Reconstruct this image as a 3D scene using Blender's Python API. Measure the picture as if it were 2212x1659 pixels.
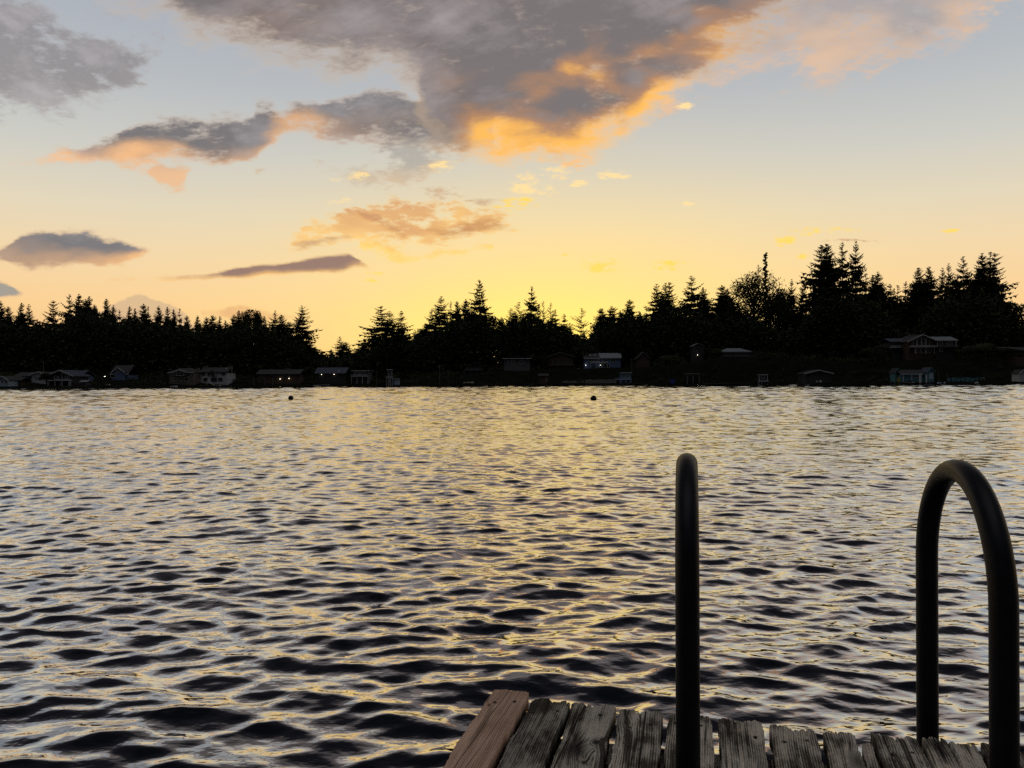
import bpy, bmesh, math, random
import numpy as np
from mathutils import Vector, Matrix, Euler

for _o in list(bpy.data.objects):
    bpy.data.objects.remove(_o)
C = bpy.context.scene.collection
R = math.radians

# ------------------------------------------------------------------ camera
EYE = 1.10                    # eye height above the lake, metres
F = 1661.0                    # focal length in units of a 2212-wide picture
cam_d = bpy.data.cameras.new('camera')
cam_d.lens = 36.0 * F / 2212.0
cam_d.sensor_width = 36.0
cam_d.clip_start = 0.05
cam_d.clip_end = 20000.0
cam = bpy.data.objects.new('camera', cam_d)
C.objects.link(cam)
cam.matrix_world = (Matrix.Translation((0, 0, EYE)) @ Matrix.Rotation(R(90 - 0.076), 4, 'X')
                    @ Matrix.Rotation(R(-0.272), 4, 'Z'))
bpy.context.scene.camera = cam
vs = bpy.context.scene.view_settings
vs.view_transform = 'Standard'
vs.look = 'None'
vs.exposure = 0.10
vs.gamma = 1.0
vs.use_curve_mapping = False
cy = bpy.context.scene.cycles
cy.use_denoising = False
cy.max_bounces = 6
cy.diffuse_bounces = 2
cy.glossy_bounces = 4
cy.transmission_bounces = 2
cy.sample_clamp_indirect = 4.0
cy.caustics_reflective = False
cy.caustics_refractive = False


def hz(px):                   # where the horizon lies (the phone was held slightly rolled)
    return 827.3 - (px - 1106) * 0.00475


def tu(px):                   # tangent of the bearing
    return (px - 1106) / F


def tv(px, py):               # tangent of the elevation
    return (hz(px) - py) / F


def lin(r, g, b):
    def f(c):
        c /= 255.0
        return c / 12.92 if c <= 0.04045 else ((c + 0.055) / 1.055) ** 2.4
    return (f(r), f(g), f(b), 1.0)


# ------------------------------------------------------------------ node helper
class N:
    """little expression builder for shader node trees"""
    def __init__(self, tree):
        self.t = tree
        self.n = tree.nodes
        self.l = tree.links

    def put(self, sock, v):
        if isinstance(v, bpy.types.NodeSocket):
            self.l.new(v, sock)
        elif v is not None:
            sock.default_value = v

    def math(self, op, a, b=None, c=None, clamp=False):
        m = self.n.new('ShaderNodeMath')
        m.operation = op
        m.use_clamp = clamp
        for i, v in enumerate((a, b, c)):
            if v is not None:
                self.put(m.inputs[i], v)
        return m.outputs[0]

    def add(self, a, b): return self.math('ADD', a, b)
    def sub(self, a, b): return self.math('SUBTRACT', a, b)
    def mul(self, a, b): return self.math('MULTIPLY', a, b)
    def mad(self, a, b, c): return self.math('MULTIPLY_ADD', a, b, c)

    def ss(self, v, lo, hi, a=0.0, b=1.0):      # smoothstep
        m = self.n.new('ShaderNodeMapRange')
        m.interpolation_type = 'SMOOTHSTEP'
        for i, x in enumerate((v, lo, hi, a, b)):
            self.put(m.inputs[i], x)
        return m.outputs[0]

    def mix(self, f, a, b):
        m = self.n.new('ShaderNodeMix')
        m.data_type = 'RGBA'
        m.clamp_factor = True
        self.put(m.inputs[0], f)
        self.put(m.inputs[6], a)
        self.put(m.inputs[7], b)
        return m.outputs[2]

    def blend(self, mode, f, a, b):
        m = self.n.new('ShaderNodeMix')
        m.data_type = 'RGBA'
        m.blend_type = mode
        self.put(m.inputs[0], f)
        self.put(m.inputs[6], a)
        self.put(m.inputs[7], b)
        return m.outputs[2]

    def xyz(self, x, y, z):
        m = self.n.new('ShaderNodeCombineXYZ')
        for i, v in enumerate((x, y, z)):
            self.put(m.inputs[i], v)
        return m.outputs[0]

    def split(self, v):
        m = self.n.new('ShaderNodeSeparateXYZ')
        self.l.new(v, m.inputs[0])
        return m.outputs

    def noise(self, vec, scale, detail=4, rough=0.5, dist=0.0, col=False):
        m = self.n.new('ShaderNodeTexNoise')
        if vec is not None:
            self.l.new(vec, m.inputs['Vector'])
        m.inputs['Scale'].default_value = scale
        m.inputs['Detail'].default_value = detail
        m.inputs['Roughness'].default_value = rough
        m.inputs['Distortion'].default_value = dist
        return m.outputs['Color'] if col else m.outputs['Fac']

    def ramp(self, f, stops, mode='EASE'):
        m = self.n.new('ShaderNodeValToRGB')
        m.color_ramp.interpolation = mode
        e = m.color_ramp.elements
        while len(e) < len(stops):
            e.new(0.5)
        for i, (p, c) in enumerate(stops):
            e[i].position = p
            e[i].color = c
        self.put(m.inputs[0], f)
        return m.outputs[0]

    def curve(self, x, pts):                    # pts in 0..1
        m = self.n.new('ShaderNodeFloatCurve')
        cu = m.mapping.curves[0]
        pts = sorted(pts)
        while len(cu.points) < len(pts):
            cu.points.new(0.5, 0.5)
        for p, (a, b) in zip(cu.points, pts):
            p.location = (a, b)
            p.handle_type = 'AUTO_CLAMPED'
        m.mapping.extend = 'HORIZONTAL'
        m.mapping.update()
        self.put(m.inputs['Value'], x)
        return m.outputs[0]


# ------------------------------------------------------------------ sky
SUN_AZ = math.atan(tu(1225))           # just behind the trees, right of the middle
SUN_EL = R(1.5)


def build_sky():
    w = bpy.data.worlds.new('World')
    bpy.context.scene.world = w
    w.use_nodes = True
    t = w.node_tree
    t.nodes.clear()
    q = N(t)
    out = t.nodes.new('ShaderNodeOutputWorld')
    bg = t.nodes.new('ShaderNodeBackground')
    t.links.new(bg.outputs[0], out.inputs[0])
    tc = t.nodes.new('ShaderNodeTexCoord')
    dx, dy, dz = q.split(tc.outputs['Generated'])
    hyp = q.math('SQRT', q.add(q.mul(dx, dx), q.mul(dy, dy)))
    te = q.math('DIVIDE', dz, q.math('MAXIMUM', hyp, 0.02))          # tan(elevation)
    dyc = q.math('MAXIMUM', dy, 0.12)
    u = q.math('DIVIDE', dx, dyc)                                    # bearing, elevation on a vertical plane to the west
    v = q.math('DIVIDE', dz, dyc)
    front = q.ss(dy, 0.12, 0.35)
    # clear evening air: from peach at the horizon to dull blue overhead
    k = q.math('DIVIDE', te, 1.0)
    base = q.ramp(k, [(0.0, lin(226, 176, 118)), (0.09, lin(248, 205, 146)), (0.15, lin(240, 212, 168)),
                      (0.21, lin(224, 212, 186)), (0.28, lin(202, 202, 195)), (0.37, lin(180, 185, 190)),
                      (0.50, lin(163, 169, 181)), (0.70, lin(106, 110, 122)), (1.0, lin(58, 60, 68))], 'LINEAR')
    # a little of the physical sky
    sky = t.nodes.new('ShaderNodeTexSky')
    sky.sky_type = 'NISHITA'
    sky.sun_disc = False
    sky.sun_elevation = SUN_EL
    sky.sun_rotation = SUN_AZ
    phys = q.blend('MULTIPLY', 1.0, sky.outputs[0], (0.12, 0.12, 0.12, 1))
    # golden glow round the sun
    du = q.math('DIVIDE', q.sub(u, tu(1230)), 0.37)
    dv = q.math('DIVIDE', q.sub(v, 0.045), 0.185)
    g1 = q.math('EXPONENT', q.mul(-1.0, q.add(q.mul(du, du), q.mul(dv, dv))))
    du2 = q.math('DIVIDE', q.sub(u, tu(1160)), 0.205)
    dv2 = q.math('DIVIDE', q.sub(v, 0.05), 0.072)
    g2 = q.math('EXPONENT', q.mul(-1.0, q.add(q.mul(du2, du2), q.mul(dv2, dv2))))
    col = q.mix(q.mul(q.mul(g1, front), 0.95), base, lin(255, 223, 141))
    col = q.mix(q.mul(q.mul(g2, front), 0.9), col, (1.12, 0.87, 0.17, 1))
    # eastern dusk out of view: low part dimmed, high part raised to light dock
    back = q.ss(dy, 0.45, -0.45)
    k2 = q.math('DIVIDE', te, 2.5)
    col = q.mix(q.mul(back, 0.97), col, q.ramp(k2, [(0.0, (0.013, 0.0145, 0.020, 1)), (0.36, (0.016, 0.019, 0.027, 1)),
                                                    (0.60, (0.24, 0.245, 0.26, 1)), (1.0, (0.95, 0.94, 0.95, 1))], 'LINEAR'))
    col = q.mix(0.05, col, phys)

    # ---- clouds
    p0 = q.xyz(u, q.mul(v, 1.9), 3.7)
    wc = q.split(q.noise(p0, 7.0, 5, 0.55, col=True))
    wu = q.sub(wc[0], 0.5)
    wv = q.sub(wc[1], 0.5)
    U = q.mad(wu, 0.11, u)
    V = V0 = q.mad(wv, 0.07, v)
    p1 = q.xyz(q.mad(wu, 0.08, u), q.mad(v, 2.1, q.mul(wv, 0.08)), 0.3)
    n1 = q.mul(q.sub(q.noise(p1, 13.0, 9, 0.62), 0.5), 2.4)       # billows
    p2 = q.xyz(u, q.mul(v, 2.6), 9.1)
    n2 = q.mul(q.sub(q.noise(p2, 34.0, 6, 0.64), 0.5), 2.4)       # wisps
    n6 = q.mul(q.sub(q.noise(p2, 70.0, 5, 0.62), 0.5), 2.4)
    n1s = q.mul(q.sub(q.noise(p1, 8.0, 2, 0.5), 0.5), 2.4)   # soft modelling of the light
    sa, ca = math.sin(R(-33)), math.cos(R(-33))
    n4 = q.mul(q.sub(q.noise(q.xyz(q.mul(q.mad(U, ca, q.mul(v, sa)), 7.0), q.mul(q.mad(u, -sa, q.mul(v, ca)), 26.0), 1.0), 1.0, 5, 0.6), 0.5), 2.4)
    sb, cb = math.sin(R(27)), math.cos(R(27))
    n5 = q.mul(q.sub(q.noise(q.xyz(q.mul(q.mad(U, cb, q.mul(v, sb)), 6.0), q.mul(q.mad(u, -sb, q.mul(v, cb)), 24.0), 2.0), 1.0, 5, 0.6), 0.5), 2.4)
    p3 = q.xyz(q.add(u, q.mul(v, 0.5)), q.mul(v, 1.3), 5.0)
    n3 = q.mul(q.sub(q.noise(p3, 4.5, 5, 0.58), 0.5), 2.2)        # broad tone
    x01 = q.math('DIVIDE', q.add(U, 0.8), 1.6, clamp=True)
    x01p = q.math('DIVIDE', q.add(u, 0.8), 1.6, clamp=True)

    def prof(pts, close=False):
        if close:
            pts = [(pts[0][0] - 14, 900)] + list(pts) + [(pts[-1][0] + 14, 900)]
        c = q.curve(x01, [((tu(a) + 0.8) / 1.6, max(0.0, min(1.0, tv(a, b) / 0.8))) for a, b in pts])
        return q.mul(c, 0.8)

    def lit_curve(pts):
        return q.curve(x01p, [((tu(a) + 0.8) / 1.6, b) for a, b in pts])

    def cloud(col, low, up, sl, su, rough, thick, lit, core, warm, rim, amp=1.0, fine=0.35, edge=(0.30, 0.75), tone=0.0, warp=1.0, streak=None, sk=0.6, mid=None):
        V = V0 if warp == 1.0 else q.mad(q.sub(V0, v), warp, v)
        sl *= 2.0
        su *= 2.2
        L = prof(low)
        a = q.ss(V, q.sub(L, sl), q.add(L, sl))
        if up is not None:
            T = prof(up, True)
            b = q.sub(1.0, q.ss(V, q.sub(T, su), q.add(T, su)))
            a = q.mul(a, b)
        nn = q.mad(n6, 0.3, q.mad(n2, fine, n1))
        if streak is not None:
            nn = q.mad(streak, sk, nn)
        d = q.ss(q.mad(nn, rough * 0.75, a), edge[0], edge[1])
        d = q.mul(d, q.ss(a, 0.0, 0.12))
        h = q.sub(V, L)
        li = q.sub(1.0, q.ss(q.mad(q.mad(n1, 0.35, n1s), thick * 1.1, h), -0.2 * thick, thick * 1.05))
        li = q.mul(li, lit_curve(lit)) if isinstance(lit, list) else q.mul(li, lit)
        cc = q.mix(q.mad(n3, tone, q.mul(n1 if streak is None else q.mad(streak, 0.5, q.mul(n1, 0.5)), tone)), core, tuple(min(1, c * 1.9) for c in core[:3]) + (1,)) if tone else core
        if mid is not None:
            cc = q.mix(q.mul(q.ss(li, 0.0, 0.55), 0.9), cc, mid)
            li = q.ss(li, 0.40, 0.95)
        cc = q.mix(q.math('MINIMUM', li, 1.0), cc, warm)
        cc = q.mix(q.mul(q.sub(1.0, d), 0.75), cc, rim)
        return q.mix(q.mul(q.mul(d, front), amp), col, cc)

    # low mauve banks on the horizon
    col = cloud(col, [(225, 720), (440, 700), (640, 690)], [(200, 700), (262, 662), (290, 654), (330, 655), (380, 672), (430, 686), (470, 700)],
                0.006, 0.004, 0.25, 0.02, 0.15, lin(166, 146, 136), lin(250, 196, 130), lin(250, 200, 140), 0.42)
    col = cloud(col, [(480, 672), (560, 684), (640, 690)], [(470, 664), (505, 664), (540, 670), (600, 676), (650, 684)],
                0.004, 0.004, 0.3, 0.01, 0.3, lin(216, 158, 112), lin(250, 196, 120), lin(248, 196, 120), 0.7)
    # small bank cut by the left edge
    col = cloud(col, [(-60, 645), (0, 645), (40, 645), (60, 632)], [(-60, 606), (0, 608), (20, 612), (45, 630), (70, 640)],
                0.006, 0.006, 0.5, 0.008, 0.4, lin(150, 148, 142), lin(235, 180, 130), lin(238, 190, 145), 0.9)
    # long streak
    col = cloud(col, [(190, 612), (350, 606), (480, 603), (600, 590), (700, 587), (775, 576), (800, 578)],
                [(180, 614), (230, 604), (350, 600), (450, 589), (500, 577), (600, 567), (690, 553), (750, 552), (775, 564), (800, 580)],
                0.005, 0.004, 0.36, 0.010, 0.9, lin(146, 118, 108), lin(255, 200, 120), lin(250, 196, 125), 0.96, warp=0.3)
    # grey lens on the left
    col = cloud(col, [(-30, 545), (20, 558), (60, 572), (120, 578), (200, 584), (260, 576), (300, 560), (330, 545)],
                [(-30, 545), (15, 538), (50, 512), (100, 509), (180, 513), (240, 522), (290, 533), (320, 545), (335, 556)],
                0.008, 0.007, 0.50, 0.024, [(0, 0.35), (150, 0.55), (230, 0.8), (300, 1.0)], lin(118, 116, 120), lin(240, 186, 130), lin(228, 186, 145), 0.97, warp=0.6, tone=0.7, fine=0.6)
    # the golden cluster
    col = cloud(col, [(630, 545), (680, 548), (740, 540), (800, 534), (880, 528), (960, 514), (1060, 507), (1120, 498), (1160, 488)],
                [(620, 548), (650, 500), (700, 463), (760, 447), (830, 427), (870, 421), (920, 432), (970, 446), (1060, 458), (1120, 474), (1160, 492)],
                0.010, 0.010, 1.0, 0.06, 1.0, lin(214, 156, 104), lin(255, 208, 124), lin(255, 224, 150), 0.88, fine=1.3, edge=(0.30, 0.95), tone=0.5)
    col = cloud(col, [(870, 478), (920, 490), (980, 505), (1060, 500), (1120, 486)], [(860, 480), (900, 468), (960, 471), (1020, 464), (1090, 470), (1130, 484)],
                0.007, 0.005, 0.6, 0.012, 0.6, lin(186, 132, 92), lin(252, 182, 92), lin(255, 200, 116), 0.75, fine=0.8, edge=(0.25, 1.1))
    col = cloud(col, [(755, 470), (800, 500), (850, 514)], [(745, 474), (775, 448), (820, 455), (855, 490), (870, 512)],
                0.008, 0.008, 0.8, 0.02, 0.3, lin(196, 144, 102), lin(252, 186, 100), lin(255, 204, 126), 0.7, fine=0.9, edge=(0.25, 1.1))
    col = cloud(col, [(635, 545), (680, 546), (740, 536)], [(625, 545), (670, 518), (710, 516), (745, 534)],
                0.007, 0.006, 0.8, 0.012, 0.4, lin(176, 148, 124), lin(250, 190, 120), lin(250, 204, 140), 0.75, fine=0.9, edge=(0.25, 1.1))
    col = cloud(col, [(770, 548), (850, 554), (950, 545), (1060, 543)], [(765, 532), (830, 530), (880, 538), (960, 532), (1070, 531)],
                0.006, 0.006, 0.8, 0.02, 1.0, lin(240, 180, 92), lin(255, 214, 104), lin(255, 216, 110), 0.8)
    # mid chain
    col = cloud(col, [(10, 346), (60, 348), (150, 355), (250, 360), (330, 362), (370, 352), (430, 352), (480, 362), (530, 352), (560, 318), (610, 290),
                      (660, 296), (720, 300), (790, 304), (860, 296), (930, 306), (1000, 318), (1070, 318)],
                [(10, 340), (60, 330), (110, 328), (180, 324), (225, 300), (270, 284), (300, 258), (360, 246), (420, 236), (470, 240), (505, 250),
                 (530, 228), (565, 224), (600, 240), (640, 216), (700, 206), (740, 192), (800, 192), (860, 204), (900, 222), (940, 206), (1000, 190), (1070, 200)],
                0.011, 0.010, 0.95, 0.042, [(0, 1), (300, 1), (420, 0.8), (530, 0.5), (600, 0.7), (690, 0.6), (760, 0.25), (850, 0.25), (950, 0.4)],
                lin(116, 112, 114), lin(246, 188, 132), lin(222, 188, 158), 0.96, fine=0.6, tone=1.3, edge=(0.24, 0.95))
    col = cloud(col, [(345, 372), (380, 392), (420, 394), (440, 380)], [(340, 372), (375, 348), (410, 352), (445, 376)],
                0.008, 0.008, 0.7, 0.04, 1.0, lin(206, 164, 132), lin(236, 182, 132), lin(220, 186, 150), 0.8)
    col = cloud(col, [(700, 365), (790, 395), (880, 405), (960, 380), (1010, 385)], [(690, 370), (760, 350), (830, 322), (880, 292), (960, 318), (1020, 345)],
                0.016, 0.016, 1.2, 0.03, 0.5, lin(158, 152, 146), lin(246, 196, 136), lin(214, 196, 168), 0.62, fine=0.8, edge=(0.32, 0.95))
    # thin veil to the right
    col = cloud(col, [(1440, 232), (1490, 216), (1560, 190), (1620, 160), (1700, 152), (1790, 156), (1920, 130), (2000, 100), (2090, 66), (2230, 10)],
                [(1440, 180), (1500, 140), (1570, 82), (1660, 20), (1760, -60), (1900, -140), (2230, -300)],
                0.022, 0.03, 1.15, 0.10, 0.85, lin(166, 160, 160), lin(226, 188, 154), lin(200, 184, 176), 0.92, fine=0.6, edge=(0.16, 1.0), tone=0.7, streak=n5, sk=1.1)
    # top left
    col = cloud(col, [(-80, 230), (0, 222), (80, 216), (160, 222), (215, 204), (262, 190), (300, 170), (350, 128)],
                [(-80, -60), (0, -50), (90, -10), (150, 25), (220, 55), (290, 90), (360, 120)],
                0.022, 0.022, 1.2, 0.05, 0.15, lin(142, 138, 140), lin(205, 180, 160), lin(176, 170, 168), 0.9, fine=0.6, edge=(0.14, 1.05), tone=1.4, streak=n4, sk=1.0)
    # the great deck
    col = cloud(col, [(-200, -330), (150, -120), (270, -30), (330, 12), (400, 56), (500, 84), (600, 108), (700, 140), (820, 150), (880, 172), (905, 212), (925, 250),
                      (950, 286), (1000, 316), (1070, 334), (1130, 348), (1190, 340), (1250, 318), (1300, 292), (1370, 268), (1410, 236), (1480, 196),
                      (1520, 158), (1580, 92), (1640, 50), (1720, 8), (1800, -60), (2000, -180), (2230, -330)], None,
                0.026, 0.02, 0.70, 0.125, [(0, 0.02), (400, 0.10), (700, 0.15), (900, 0.08), (960, 0.3), (1010, 0.65), (1070, 1), (1200, 1), (1400, 0.95), (1550, 0.75), (1700, 0.5), (2000, 0.3)],
                lin(118, 111, 111), lin(255, 188, 88), lin(244, 204, 150), 0.97, fine=0.5, edge=(0.12, 0.95), tone=1.5, streak=n5, sk=0.35, mid=lin(178, 132, 98))
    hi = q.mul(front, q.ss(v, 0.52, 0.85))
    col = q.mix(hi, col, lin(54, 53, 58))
    # tufts and puffs near the sun
    puffs = [(1240, 350, 34, 26, 0), (965, 360, 34, 16, 1), (1140, 396, 30, 26, 1), (1258, 397, 20, 8, 1), (1325, 377, 36, 9, 1), (1188, 412, 20, 12, 1),
             (1205, 372, 32, 16, 1), (1300, 576, 46, 14, 2), (1448, 571, 30, 8, 2), (1700, 517, 24, 9, 2), (1790, 499, 70, 8, 2), (2062, 498, 24, 5, 2),
             (742, 434, 30, 7, 1), (1494, 440, 10, 6, 1), (726, 386, 16, 5, 1), (1215, 552, 14, 5, 2), (820, 590, 16, 4, 2), (955, 415, 36, 12, 3),
             (1045, 432, 30, 7, 3), (1120, 440, 40, 14, 2), (1490, 226, 14, 10, 1), (1836, 521, 46, 4, 4), (800, 606, 20, 3, 2), (780, 378, 22, 10, 1),
             (560, 368, 14, 6, 3), (1740, 551, 12, 5, 2)]
    tints = [lin(250, 190, 120), lin(255, 222, 156), lin(255, 216, 90), lin(206, 176, 142), lin(196, 150, 118)]
    Us = q.mad(n2, 0.012, u)
    Vs = q.mad(n1, 0.008, v)
    for kind in range(5):
        tot = None
        for (a, b, ra, rb, kk) in puffs:
            if kk != kind:
                continue
            ea = q.math('DIVIDE', q.sub(Us, tu(a)), 1.25 * ra / F)
            eb = q.math('DIVIDE', q.sub(Vs, tv(a, b)), 1.25 * rb / F)
            e = q.math('EXPONENT', q.mul(-1.0, q.add(q.mul(ea, ea), q.mul(eb, eb))))
            tot = e if tot is None else q.math('MAXIMUM', tot, e)
        d = q.ss(q.mad(q.mad(n1, 0.5, q.mad(n2, 0.6, n6)), 1.15, q.mul(tot, 1.0)), 0.42, 1.35)
        d = q.mul(d, q.ss(tot, 0.02, 0.4))
        col = q.mix(q.mul(q.mul(d, front), 0.92), col, tints[kind])
    # below the horizon: dim ground
    col = q.mix(q.ss(dz, 0.0, -0.05), col, (0.02, 0.022, 0.025, 1))
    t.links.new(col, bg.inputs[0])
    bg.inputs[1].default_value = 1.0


build_sky()
sun_d = bpy.data.lights.new('sun', 'SUN')
sun_d.energy = 0.4
sun_d.angle = R(0.5)
sun_d.color = (1.0, 0.72, 0.40)
sun = bpy.data.objects.new('sun', sun_d)
C.objects.link(sun)
_d = Vector((math.sin(SUN_AZ) * math.cos(SUN_EL), math.cos(SUN_AZ) * math.cos(SUN_EL), math.sin(SUN_EL)))
sun.rotation_euler = _d.to_track_quat('Z', 'Y').to_euler()
sun.location = (0, 0, 60)


# ------------------------------------------------------------------ materials
def principled(name):
    m = bpy.data.materials.new(name)
    m.use_nodes = True
    t = m.node_tree
    b = t.nodes['Principled BSDF']
    return m, N(t), b


def mat(name, c, rough=0.7, var=0.25, scale=3.0, spec=0.3, metal=0.0):
    m, q, b = principled(name)
    tc = q.n.new('ShaderNodeTexCoord')
    f = q.noise(tc.outputs['Object'], scale, 4, 0.6)
    lo = tuple(x * (1 - var) for x in c) + (1,)
    hi = tuple(min(1, x * (1 + var)) for x in c) + (1,)
    q.put(b.inputs['Base Color'], q.mix(f, lo, hi))
    b.inputs['Roughness'].default_value = rough
    b.inputs['Metallic'].default_value = metal
    b.inputs['Specular IOR Level'].default_value = spec
    return m


def emit(name, c, s):
    m, q, b = principled(name)
    b.inputs['Base Color'].default_value = c + (1,)
    b.inputs['Emission Color'].default_value = c + (1,)
    b.inputs['Emission Strength'].default_value = s
    return m


def foliage(name, c):
    m, q, b = principled(name)
    tc = q.n.new('ShaderNodeTexCoord')
    oi = q.n.new('ShaderNodeObjectInfo')
    f = q.noise(tc.outputs['Object'], 2.0, 3, 0.6)
    lo = tuple(x * 0.6 for x in c) + (1,)
    hi = (c[0] * 1.5, c[1] * 1.35, c[2] * 1.1, 1)
    f2 = q.mad(q.sub(oi.outputs['Random'], 0.5), 0.6, f)
    q.put(b.inputs['Base Color'], q.mix(f2, lo, hi))
    b.inputs['Roughness'].default_value = 0.85
    b.inputs['Specular IOR Level'].default_value = 0.1
    return m


M = {}
M['needles'] = foliage('fir_needles', (0.034, 0.044, 0.026))
M['leaves'] = foliage('leaves', (0.040, 0.050, 0.026))
M['bark'] = mat('bark', (0.05, 0.038, 0.028), 0.9, 0.4, 6, 0.1)
M['white'] = mat('white_paint', (0.52, 0.53, 0.55), 0.55, 0.06)
M['cream'] = mat('cream_siding', (0.17, 0.155, 0.135), 0.7, 0.12)
M['blue'] = mat('blue_siding', (0.13, 0.19, 0.34), 0.7, 0.1)
M['paleblue'] = mat('pale_blue_siding', (0.40, 0.50, 0.62), 0.7, 0.1)
M['teal'] = mat('teal_siding', (0.09, 0.22, 0.26), 0.7, 0.12)
M['brown'] = mat('brown_siding', (0.09, 0.06, 0.045), 0.8, 0.25)
M['grey'] = mat('grey_siding', (0.13, 0.13, 0.14), 0.8, 0.15)
M['dark'] = mat('dark_siding', (0.045, 0.045, 0.05), 0.8, 0.2)
M['shingle'] = mat('dark_shingle', (0.05, 0.048, 0.05), 0.9, 0.3, 4)
M['blueroof'] = mat('slate_blue_roof', (0.06, 0.07, 0.10), 0.7, 0.25, 4)
M['paleroof'] = mat('pale_metal_roof', (0.22, 0.235, 0.26), 0.5, 0.1, 2)
M['glass'] = mat('window_glass', (0.02, 0.022, 0.025), 0.08, 0.1, 1, 0.5)
M['concrete'] = mat('concrete', (0.22, 0.21, 0.20), 0.9, 0.2, 2)
M['timber'] = mat('dock_timber', (0.13, 0.11, 0.09), 0.9, 0.3, 5)
M['lamp'] = emit('porch_lamp_glow', (1.0, 0.86, 0.66), 7.0)
M['yellow'] = mat('yellow_paint', (0.55, 0.40, 0.05), 0.6, 0.1)
M['navy'] = mat('blue_tarp', (0.05, 0.06, 0.30), 0.7, 0.1)
M['tan'] = mat('tan_canvas', (0.40, 0.36, 0.26), 0.8, 0.15)
M['buoy'] = mat('buoy_rubber', (0.020, 0.019, 0.020), 0.6, 0.3, 5, 0.2)


# ------------------------------------------------------------------ object helpers
def link_mesh(name, me, m, parent=None, loc=None):
    o = bpy.data.objects.new(name, me)
    if m is not None and not me.materials:
        me.materials.append(m)
    C.objects.link(o)
    if parent is not None:
        o.parent = parent
    if loc is not None:
        o.location = loc
    return o


def obj(name, bm, m, parent=None, smooth=False):
    me = bpy.data.meshes.new(name)
    bm.normal_update()
    bm.to_mesh(me)
    bm.free()
    if smooth:
        me.shade_smooth()
    return link_mesh(name, me, m, parent)


def np_mesh(name, v, f, smooth=False):
    me = bpy.data.meshes.new(name)
    v = np.asarray(v, np.float32)
    f = np.asarray(f, np.int32)
    k = f.shape[1]
    me.vertices.add(len(v))
    me.vertices.foreach_set('co', v.ravel())
    me.loops.add(f.size)
    me.loops.foreach_set('vertex_index', f.ravel())
    me.polygons.add(len(f))
    me.polygons.foreach_set('loop_start', np.arange(0, f.size, k, dtype=np.int32))
    me.polygons.foreach_set('loop_total', np.full(len(f), k, np.int32))
    me.update(calc_edges=True)
    if smooth:
        me.shade_smooth()
    return me


def tag(o, label=None, cat=None, group=None, kind=None):
    if label: o['label'] = label
    if cat: o['category'] = cat
    if group: o['group'] = group
    if kind: o['kind'] = kind
    return o


def thing(name, label, cat, loc=(0, 0, 0), rz=0.0, group=None):
    o = bpy.data.objects.new(name, None)
    o.empty_display_size = 0.5
    C.objects.link(o)
    o.location = loc
    o.rotation_euler = (0, 0, rz)
    return tag(o, label, cat, group)


def box(bm, x0, x1, y0, y1, z0, z1):
    vs_ = [bm.verts.new(p) for p in ((x0, y0, z0), (x1, y0, z0), (x1, y1, z0), (x0, y1, z0),
                                     (x0, y0, z1), (x1, y0, z1), (x1, y1, z1), (x0, y1, z1))]
    for f in ((0, 3, 2, 1), (4, 5, 6, 7), (0, 1, 5, 4), (1, 2, 6, 5), (2, 3, 7, 6), (3, 0, 4, 7)):
        bm.faces.new([vs_[i] for i in f])


def extrude_poly(bm, pts, axis, a, b):
    """closed polygon in the plane across `axis`, extruded from a to b"""
    def P3(p, t):
        return (p[0], t, p[1]) if axis == 'y' else (t, p[0], p[1])
    lo = [bm.verts.new(P3(p, a)) for p in pts]
    hi = [bm.verts.new(P3(p, b)) for p in pts]
    n = len(pts)
    bm.faces.new(lo)
    bm.faces.new(hi[::-1])
    for i in range(n):
        bm.faces.new((lo[i], hi[i], hi[(i + 1) % n], lo[(i + 1) % n]))
    bmesh.ops.recalc_face_normals(bm, faces=bm.faces[:])


def tube(bm, pts, rad, seg=12, caps=True):
    pts = [Vector(p) for p in pts]
    n = len(pts)
    rad = rad if isinstance(rad, (list, tuple)) else [rad] * n
    ref = None
    rings = []
    for i, p in enumerate(pts):
        d = (pts[min(i + 1, n - 1)] - pts[max(i - 1, 0)]).normalized()
        if ref is None:
            ref = d.orthogonal().normalized()
        ref = (ref - d * ref.dot(d)).normalized()
        s = d.cross(ref)
        rings.append([bm.verts.new(p + (ref * math.cos(2 * math.pi * k / seg) + s * math.sin(2 * math.pi * k / seg)) * rad[i])
                      for k in range(seg)])
    for a, b in zip(rings, rings[1:]):
        for k in range(seg):
            bm.faces.new((a[k], a[(k + 1) % seg], b[(k + 1) % seg], b[k]))
    if caps:
        bm.faces.new(rings[0][::-1])
        bm.faces.new(rings[-1])


# ------------------------------------------------------------------ the far shore: where it runs and how the land rises
SH_B = np.array([-1.6, -0.9, -0.667, -0.33, 0.0, 0.15, 0.33, 0.50, 0.667, 0.9, 1.6])
SH_Y = np.array([200, 225, 243, 288, 318, 322, 300, 276, 258, 240, 220.])
HT_B = np.array([-1.6, -0.667, -0.45, -0.25, -0.20, -0.12, -0.03, 0.05, 0.20, 0.26, 0.33, 0.42, 0.47, 0.50, 0.58, 0.64, 0.70, 1.6])
HT_Z = np.array([3.0, 3.0, 3.0, 2.6, 2.4, 3.0, 6.0, 7.0, 8.0, 11.0, 11.5, 9.0, 8.0, 9.6, 9.6, 7.0, 5.0, 4.0])


def shore(b): return float(np.interp(b, SH_B, SH_Y))


def ground_np(b, s):
    h = np.interp(b, HT_B, HT_Z)
    t = np.clip((s - 6.0) / 14.0, 0, 1)
    t = t * t * (3 - 2 * t)
    z = np.clip(s * 0.45 - 0.5, -1.5, 0.75) + np.clip(s, 0, 60) * 0.012
    return z + np.maximum(h - 0.9, 0) * t + 0.25 * np.sin(b * 90 + s * 0.13) * np.clip(s / 20, 0, 1)


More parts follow.
